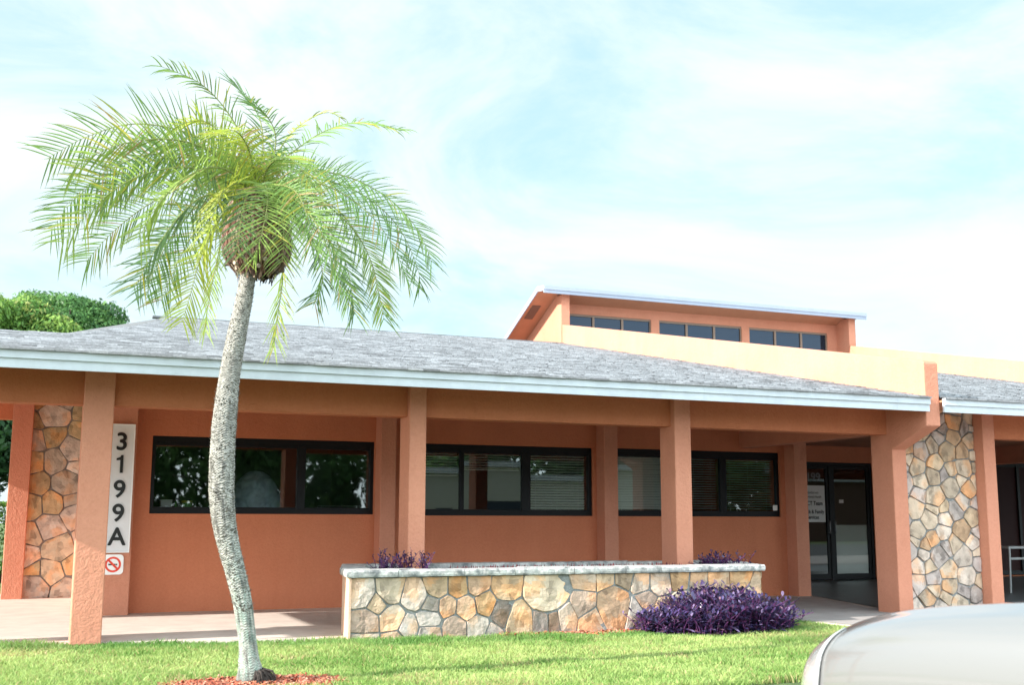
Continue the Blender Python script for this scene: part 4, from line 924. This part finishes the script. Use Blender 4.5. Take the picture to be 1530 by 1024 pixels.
FR = [ # control points (px, py, depth), leaflet length, roll, tone, droop
 ([(383, 300, 0), (372, 235, -.02), (345, 175, -.05), (300, 125, -.1), (238, 98, -.15)], .28, .12, 1, .8),
 ([(386, 300, 0), (392, 240, .1), (390, 185, .2), (372, 150, .35), (345, 122, .5)], .26, .2, 4, .5),
 ([(388, 300, 0), (405, 250, .1), (412, 205, .1), (398, 172, .0), (370, 150, -.2)], .26, -.3, 0, .7),
 ([(383, 300, 0), (360, 250, -.1), (330, 200, -.2), (300, 180, -.25), (262, 190, -.3)], .28, .2, 3, .75),
 ([(382, 300, 0), (340, 235, .1), (280, 198, .15), (200, 185, .2), (128, 205, .2), (72, 236, .2)], .40, .75, 1, .28),
 ([(382, 302, 0), (345, 250, -.2), (290, 215, -.4), (225, 208, -.55), (160, 222, -.65), (110, 250, -.7)], .40, .35, 2, .45),
 ([(381, 305, 0), (330, 255, .3), (270, 235, .5), (190, 250, .7), (120, 290, .8), (75, 345, .8)], .40, .8, 0, .35),
 ([(381, 305, 0), (335, 270, -.3), (280, 250, -.6), (210, 262, -.8), (150, 300, -.9), (92, 362, -.9)], .40, .5, 2, .45),
 ([(381, 308, 0), (335, 280, .1), (275, 280, .2), (215, 310, .2), (165, 350, .2), (128, 392, .2)], .36, .6, 1, .5),
 ([(381, 310, 0), (340, 290, -.3), (300, 295, -.5), (262, 330, -.7), (225, 385, -.8), (200, 432, -.8)], .36, .7, 4, .4),
 ([(382, 312, 0), (345, 300, .2), (315, 318, .4), (285, 355, .5), (262, 400, .5), (240, 450, .5)], .34, .8, 1, .4),
 ([(382, 314, 0), (350, 305, -.3), (322, 335, -.45), (300, 385, -.5), (284, 440, -.5), (272, 482, -.5)], .32, .9, 3, .5),
 ([(382, 316, 0), (355, 310, .2), (335, 345, .3), (322, 400, .3), (312, 450, .3), (306, 495, .3)], .30, .9, 2, .5),
 ([(383, 300, 0), (340, 240, .3), (290, 215, .5), (235, 225, .7), (190, 262, .8), (150, 310, .8)], .38, .5, 0, .5),
 ([(383, 303, 0), (352, 262, -.4), (315, 250, -.7), (270, 270, -1.0), (232, 312, -1.1), (208, 355, -1.1)], .38, .4, 2, .5),
 ([(386, 300, 0), (395, 275, -.3), (400, 300, -.6), (392, 345, -.75), (380, 385, -.78)], .36, 0, 2, .3),
 ([(387, 300, 0), (405, 255, .0), (440, 225, .1), (485, 196, .15), (535, 183, .2), (600, 195, .2)], .27, .3, 1, 1.1),
 ([(387, 300, 0), (405, 250, .3), (430, 205, .4), (462, 178, .5), (492, 168, .5), (518, 182, .5)], .14, .1, 3, .9),
 ([(388, 302, 0), (425, 262, .1), (470, 255, .1), (530, 268, .1), (585, 300, .1), (625, 345, .1), (645, 392, .1)], .36, .7, 1, .45),
 ([(388, 303, 0), (430, 275, -.3), (480, 275, -.5), (535, 305, -.6), (580, 355, -.7), (610, 420, -.7)], .36, .6, 0, .45),
 ([(388, 304, 0), (425, 285, .3), (470, 292, .5), (515, 325, .6), (550, 380, .6), (566, 440, .6), (574, 478, .6)], .34, .75, 1, .4),
 ([(388, 306, 0), (425, 295, -.2), (465, 315, -.4), (500, 355, -.5), (520, 405, -.5), (530, 470, -.5)], .34, .8, 4, .4),
 ([(388, 308, 0), (415, 305, .2), (448, 330, .3), (472, 370, .4), (482, 415, .4), (470, 455, .4)], .32, .8, 0, .4),
 ([(387, 310, 0), (405, 310, .4), (420, 350, .55), (422, 410, .6), (415, 475, .6), (409, 520, .6)], .36, .9, 2, .35),
 ([(388, 306, 0), (420, 290, -.4), (450, 305, -.7), (478, 345, -.9), (500, 400, -.95), (512, 440, -.95)], .32, .6, 1, .45),
 ([(386, 300, 0), (378, 250, -.3), (368, 215, -.6), (350, 195, -.9), (325, 200, -1.1)], .28, .1, 3, .6),
 ([(387, 300, 0), (398, 255, -.3), (420, 235, -.6), (445, 245, -.9), (462, 275, -1.0)], .26, .1, 2, .6),
]
FR += [
 ([(386, 300, 0), (378, 280, -.25), (366, 300, -.5), (358, 340, -.62), (352, 380, -.66)], .30, .2, 4, .4),
 ([(387, 300, 0), (402, 282, -.3), (418, 300, -.55), (424, 345, -.68), (422, 392, -.70)], .30, -.2, 2, .4),
 ([(384, 302, 0), (362, 275, -.35), (335, 285, -.6), (318, 325, -.75), (306, 375, -.8)], .32, .4, 3, .45),
 ([(388, 302, 0), (410, 278, -.35), (440, 285, -.65), (458, 320, -.8), (466, 368, -.85)], .32, .5, 1, .45),
 ([(388, 303, 0), (430, 268, .2), (480, 268, .3), (540, 290, .4), (592, 335, .4), (622, 395, .4), (628, 430, .4)], .36, .9, 0, .4),
 ([(388, 305, 0), (430, 285, -.1), (478, 300, -.2), (525, 340, -.3), (556, 395, -.3), (572, 468, -.3)], .36, .85, 2, .4),
 ([(388, 306, 0), (420, 292, .5), (462, 315, .7), (496, 365, .8), (514, 420, .8), (520, 455, .8)], .34, .8, 1, .4),
 ([(381, 306, 0), (340, 252, -.1), (285, 232, -.2), (215, 232, -.3), (150, 262, -.3), (95, 310, -.3)], .38, .8, 1, .35),
 ([(382, 311, 0), (345, 288, .0), (305, 300, .1), (262, 345, .1), (232, 400, .1), (218, 442, .1)], .34, .8, 0, .4),
 ([(388, 300, 0), (408, 262, .4), (435, 245, .7), (470, 250, 1.0), (500, 275, 1.1)], .30, .5, 0, .5),
 ([(384, 300, 0), (352, 262, .1), (310, 236, .1), (255, 238, .1), (200, 262, .1), (150, 300, .1)], .38, .85, 4, .35),
]
for i, (P, L_, ro_, tn, dp) in enumerate(FR):
    frond('frond', P, L_, 100+i, ro_, tn, dp, n=48 if len(P) > 5 else 36, sparse=.35 if i == 17 else .05)
b = MB()                                                       # upright new spears and petiole bases in the middle
for k in range(40):
    a = rs.uniform(0, 6.28); o = PX(385+rs.uniform(-18, 18), 305, rs.uniform(-.1, .1)); q = PX(385+rs.uniform(-42, 42), rs.uniform(215, 260), rs.uniform(-.25, .25))
    b.tube([o, o.lerp(q, .5)+Vector((0, 0, .02)), q], [.009, .006, .002], 5, rs.choice([(.34, .34, .12), (.38, .28, .14), (.25, .32, .08)]))
b.build('spears', M['leaf'], palm)

# ------------------------------------------------------------------ broadleaf trees and hedge behind
def blobs(seed, c, rx, ry, rz, k):
    r_ = np.random.default_rng(seed); out = [(np.array(c), np.array([rx, ry, rz])*.72)]
    for _ in range(k):
        a = r_.uniform(0, 2*np.pi); e = r_.uniform(-.5, 1.3); d = np.array([math.cos(a)*math.cos(e)*rx, math.sin(a)*math.cos(e)*ry, math.sin(e)*rz])*.68
        out.append((np.array(c)+d*r_.uniform(.9, 1.22), np.array([rx, ry, rz])*r_.uniform(.14, .36)))
    return out
def crown(name, B, n, size, tones, parent, seed):
    r_ = np.random.default_rng(seed); vol = np.array([b[1].prod()**(2/3) for b in B]); idx = r_.choice(len(B), n, p=vol/vol.sum())
    d = r_.normal(0, 1, (n, 3)); d /= np.linalg.norm(d, axis=1)[:, None]; rad = 1-np.abs(r_.normal(0, .16, n)); c = np.array([b[0] for b in B])[idx]; r3 = np.array([b[1] for b in B])[idx]
    p = c+d*r3*rad[:, None]; p += r_.normal(0, .05, (n, 3))
    nrm = d+r_.normal(0, .55, (n, 3)); nrm /= np.linalg.norm(nrm, axis=1)[:, None]; t = np.cross(nrm, r_.normal(0, 1, (n, 3))); t /= np.linalg.norm(t, axis=1)[:, None]; u = np.cross(nrm, t)
    s = size*r_.uniform(.6, 1.4, n)[:, None]; V = np.empty((n, 4, 3)); V[:, 0] = p-t*s; V[:, 1] = p-u*s*.45; V[:, 2] = p+t*s; V[:, 3] = p+u*s*.45
    tb = np.array(tones)[(idx*7+(r_.random(n) < .25)) % len(tones)]*r_.uniform(.65, 1.35, n)[:, None]
    return bulk(name, V.reshape(-1, 3), np.arange(4*n).reshape(-1, 4), M['tree_leaf'], parent, cols=tb)
def tree(name, label, base, h, rx, ry, rz, n, size, tones, seed, k=16, group=None):
    root = empty(name, base, label, 'tree', group); r_ = random.Random(seed); c = (base[0], base[1], base[2]+h)
    b = MB(); top = Vector(c); bs = Vector(base); b.tube([bs, bs.lerp(top, .35)+Vector((.15, 0, 0)), bs.lerp(top, .7), top], [.28, .20, .15, .06], 10)
    for _ in range(9):
        a = r_.uniform(0, 6.28); st = bs.lerp(top, r_.uniform(.45, .9)); e = Vector((c[0]+math.cos(a)*rx*.7, c[1]+math.sin(a)*ry*.7, c[2]+r_.uniform(-.2, .6)*rz)); b.tube([st, st.lerp(e, .5)+Vector((0, 0, .3)), e], [.09, .06, .02], 6)
    b.build('trunk', M['tree_bark'], root, smooth=True)
    crown('crown', blobs(seed, c, rx, ry, rz, k), n, size, tones, root, seed+1); return root
G1 = [(.13, .26, .05), (.19, .32, .06), (.25, .38, .08), (.09, .20, .04), (.30, .34, .10)]
G2 = [(.07, .17, .045), (.10, .22, .06), (.05, .13, .04), (.14, .27, .07)]
tree('shade_tree', 'bright green broadleaf tree rising behind the left end of the roof', (-1.5, 38, -.2), 6.6, 2.7, 2.6, 1.75, 52000, .07, G1, 31, 40)
tree('shade_tree', 'darker green tree just right of the bright tree, topmost above the roof', (.15, 42.5, -.2), 7.6, 2.5, 2.4, 1.9, 46000, .075, G2, 41, 40)
tree('shade_tree', 'dark tree seen only through the gap left of the left stone wall', (-3.0, 34, -.2), 3.3, 3.3, 2.2, 2.9, 26000, .11, [(.03, .08, .03), (.045, .11, .035)], 47, 18)
hd = empty('hedge', (-3.5, 29.5, -.2), 'clipped green hedge in the gap left of the left stone wall', 'hedge')
b = MB(); 
for x in np.arange(-6.8, .6, .5): b.tube([(x, 30, -.2), (x+.1, 30, .6), (x, 30.1, 1.5)], [.04, .03, .015], 6)
b.build('branches', M['tree_bark'], hd)
n = 16000; q = rng.random((n, 3)); px_ = -7+q[:, 0]*7.8; top_ = rng.random(n) < .3
py_ = np.where(top_, 29.5+q[:, 1]*1.2, 29.5+np.abs(rng.normal(0, .08, n))); pz_ = np.where(top_, 1.68-np.abs(rng.normal(0, .05, n)), .0+q[:, 2]*1.68); 
nr = rng.normal(0, 1, (n, 3)); nr /= np.linalg.norm(nr, axis=1)[:, None]; t_ = np.cross(nr, rng.normal(0, 1, (n, 3))); t_ /= np.linalg.norm(t_, axis=1)[:, None]; u_ = np.cross(nr, t_); P_ = np.c_[px_, py_, pz_]
V = np.empty((n, 4, 3)); V[:, 0] = P_-t_*.05; V[:, 1] = P_-u_*.025; V[:, 2] = P_+t_*.05; V[:, 3] = P_+u_*.025
bulk('foliage', V.reshape(-1, 3), np.arange(4*n).reshape(-1, 4), M['tree_leaf'], hd, cols=np.array(G1)[rng.integers(0, 5, n)]*rng.uniform(.6, 1.2, (n, 1)))

# ------------------------------------------------------------------ across the parking lot (seen in the window glass)
for k, x in enumerate((-6, 1, 8, 15, 22, 30, 37, 45, 54, 63, 72)):
    tree('far_tree', 'dark tree across the parking lot, reflected in the office windows', (x, -33-2*(k % 2), -.2), 3.9, 5.2, 3.0, 4.6+.6*(k % 3), 9000, .26, G2, 60+k, 14, 'trees across the parking lot')
fb = empty('far_building', (56, -26, -.2), 'brown building with a white fascia band across the parking lot, reflected in the entrance doors', 'building')
b = MB(); b.box(46, 66, -34, -26, -.2, 4.05); b.build('wall', M['vent'], fb)
b = MB(); b.box(45.6, 66.4, -34.4, -25.5, 4.052, 4.5); b.build('roof', M['white_paint'], fb)
fb = empty('far_building', (25, -26, -.2), 'pale flat roofed building across the parking lot, reflected in the middle window', 'building')
wall_holes(18.5, 32, -.2, 4.0, -26.2, -26, [(20, 21, -.2, 2.1), (22.5, 25, .9, 2.1), (27, 29.5, .9, 2.1)]).build('wall', M['pale_wall'], fb)
b = MB(); b.box(18.1, 32.4, -30, -25.6, 4.0, 4.3); b.build('roof', M['white_paint'], fb)
for x0, x1, z0 in ((20, 21, -.2), (22.5, 25, .9), (27, 29.5, .9)): b = MB(); b.box(x0, x1, -26.14, -26.1, z0, 2.1); b.build('window', M['glass_dark'], fb)

# ------------------------------------------------------------------ cars
def car(label, loc, rz, paint, tall=False):
    t = empty('parked_car', (0, 0, 0), label, 'car'); hw = .88
    # stations along local y (nose at y=0, tail at -4.6): half width, belt height, centre top height, sill
    st = [(0.0, .44, .46, .52, .30), (-.035, .53, .51, .58, .24), (-.10, .63, .565, .645, .21), (-.22, .735, .625, .71, .19), (-.42, .815, .68, .768, .18), (-.75, .87, .765, .835, .18), (-1.3, .88, .80, .88, .18), (-1.75, .885, .82, .91, .18), (-2.3, .89, .84, .94, .18), (-3.2, .885, .86, .95, .18), (-3.6, .875, .87, .96, .18), (-4.2, .84, .86, .94, .20), (-4.5, .76, .80, .88, .26), (-4.6, .66, .66, .72, .34)]
    HS = 1.255; st = [(y, w, zb*HS, zc*HS, zs) for y, w, zb, zc, zs in st]
    prof = []
    for y, w, zb, zc, zs in st:
        h = [(0, zc), (.22*w, zc-.002), (.45*w, zc-.008), (.56*w, zc-.026), (.62*w, zc+.004), (.69*w, zc-.022), (.84*w, (zc+zb)*.5-.004), (.935*w, zb-.015), (.985*w, zb-.09), (1.0*w, (zb+zs)*.52), (.985*w, zs+.12), (.93*w, zs)]
        prof.append([(x, y, z) for x, z in h])
    b = MB(); m_ = len(prof[0])
    for sgn in (1, -1):
        vs = [(x*sgn, y, z) for p in prof for x, y, z in p]; fs = [(i*m_+k, i*m_+k+1, (i+1)*m_+k+1, (i+1)*m_+k) for i in range(len(prof)-1) for k in range(m_-1)]
        b.mesh(vs, fs if sgn > 0 else [f[::-1] for f in fs])
        for i in (0, len(prof)-1):
            p = prof[i]; b.face([(x*sgn, y, z) for x, y, z in p]+[(0, p[0][1], p[-1][2])])
    body = b.build('body', paint, t, smooth=True, recalc=True); s = body.modifiers.new('sub', 'SUBSURF'); s.levels = 2; s.render_levels = 3
    # greenhouse
    g = MB(); R_ = [(-1.75, .80, 1.12), (-2.35, .66, 1.60), (-2.65, .62, 1.65), (-3.2, .62, 1.63), (-4.0, .76, 1.16)]
    v = []
    for y, w, z in R_: v += [(-w, y, z), (w, y, z)]
    g.mesh(v, [(2*i, 2*i+1, 2*i+3, 2*i+2) for i in (0, 3)]); g.build('windscreen', M['glass_dark'], t)
    g = MB(); g.mesh([(p[0], p[1], p[2]) for p in v], [(2*i, 2*i+1, 2*i+3, 2*i+2) for i in (1, 2)]); g.build('roof', paint, t)
    g = MB()
    for sgn in (-1, 1): g.face([(sgn*R_[0][1], R_[0][0], 1.08)]+[(sgn*w, y, z) for y, w, z in R_[1:4]]+[(sgn*R_[4][1], R_[4][0], 1.09)])
    g.build('side_window', M['glass_dark'], t)
    for sgn in (-1, 1):
        g = MB()
        for a, c in ((0, 1), (3, 4)): g.tube([(sgn*R_[a][1], R_[a][0], R_[a][2]), (sgn*R_[c][1], R_[c][0], R_[c][2])], .03, 8)
        g.tube([(sgn*w, y, z) for y, w, z in R_[1:4]], .03, 8)
        g.build('pillar', paint, t, smooth=True)
    for sgn in (-1, 1):
        for y in (-.85, -3.65):
            w = MB(); 
            for k in range(28):
                pass
            sec = [(.20, .0), (.31, .0), (.325, .03), (.325, .17), (.31, .20), (.20, .20)]; n_ = 28; vs = []
            for r_, o in sec:
                for k in range(n_): a = 2*math.pi*k/n_; vs.append((sgn*(.88-.2+o), y+r_*math.cos(a), .325+r_*math.sin(a)))
            w.mesh(vs, [(i*n_+k, i*n_+(k+1) % n_, ((i+1) % 6)*n_+(k+1) % n_, ((i+1) % 6)*n_+k) for i in range(6) for k in range(n_)])
            wo = w.build('wheel', M['rubber'], t, recalc=True)
            h = MB(); 
            for k in range(7): a = 2*math.pi*k/7; h.tube([(sgn*.87, y, .325), (sgn*.875, y+.2*math.cos(a), .325+.2*math.sin(a))], [.03, .022], 6)
            h.build('rim', M['steel'], wo)
        # head lamp wraps round the front corner, amber marker below
        def pos(i, k, off=.006):
            x, y, z = prof[i][k]; c = Vector((0, y-.6, z-.25)); p = Vector((x, y, z)); return tuple((p+(p-c).normalized()*off)*1) if False else (sgn*(x+off*.8), y+off, z+off*.3)
        hl = MB(); rows = [[pos(i, k) for i in (1, 2, 3, 4)] for k in (5, 6, 7, 8, 9)]
        for r0, r1 in zip(rows[:-1], rows[1:]):
            for a in range(3): hl.face([r0[a], r0[a+1], r1[a+1], r1[a]])
        hlo = hl.build('headlight', M['lens'], t, smooth=True, recalc=True); s = hlo.modifiers.new('sub', 'SUBSURF'); s.levels = 1; s.render_levels = 2; so_ = hlo.modifiers.new('th', 'SOLIDIFY'); so_.thickness = .008; 
        am = MB(); 
        lo = [(sgn*(x+.010), y+.010, z) for x, y, z in (prof[i][9] for i in (1, 2, 3, 4))]; lo = [(x, y, z-.005) for x, y, z in lo]; lo2 = [(x, y, z-.06) for x, y, z in lo]
        for a in range(2): am.face([lo[a], lo[a+1], lo2[a+1], lo2[a]])
        amo = am.build('marker_lamp', M['amber'], t, smooth=True); so_ = amo.modifiers.new('th', 'SOLIDIFY'); so_.thickness = .02
    b = MB(); b.box(-.42, .42, -.03, .012, .36, .48); b.build('grille', M['black_metal'], t, bevel=.01)
    t.location = loc; t.rotation_euler = (0, 0, rz); return t
CARPOS = (4.27, 5.20, -.15)
car('silver beige car at the lower right with only its bonnet corner showing', CARPOS, R(7), M['paint_silver'])
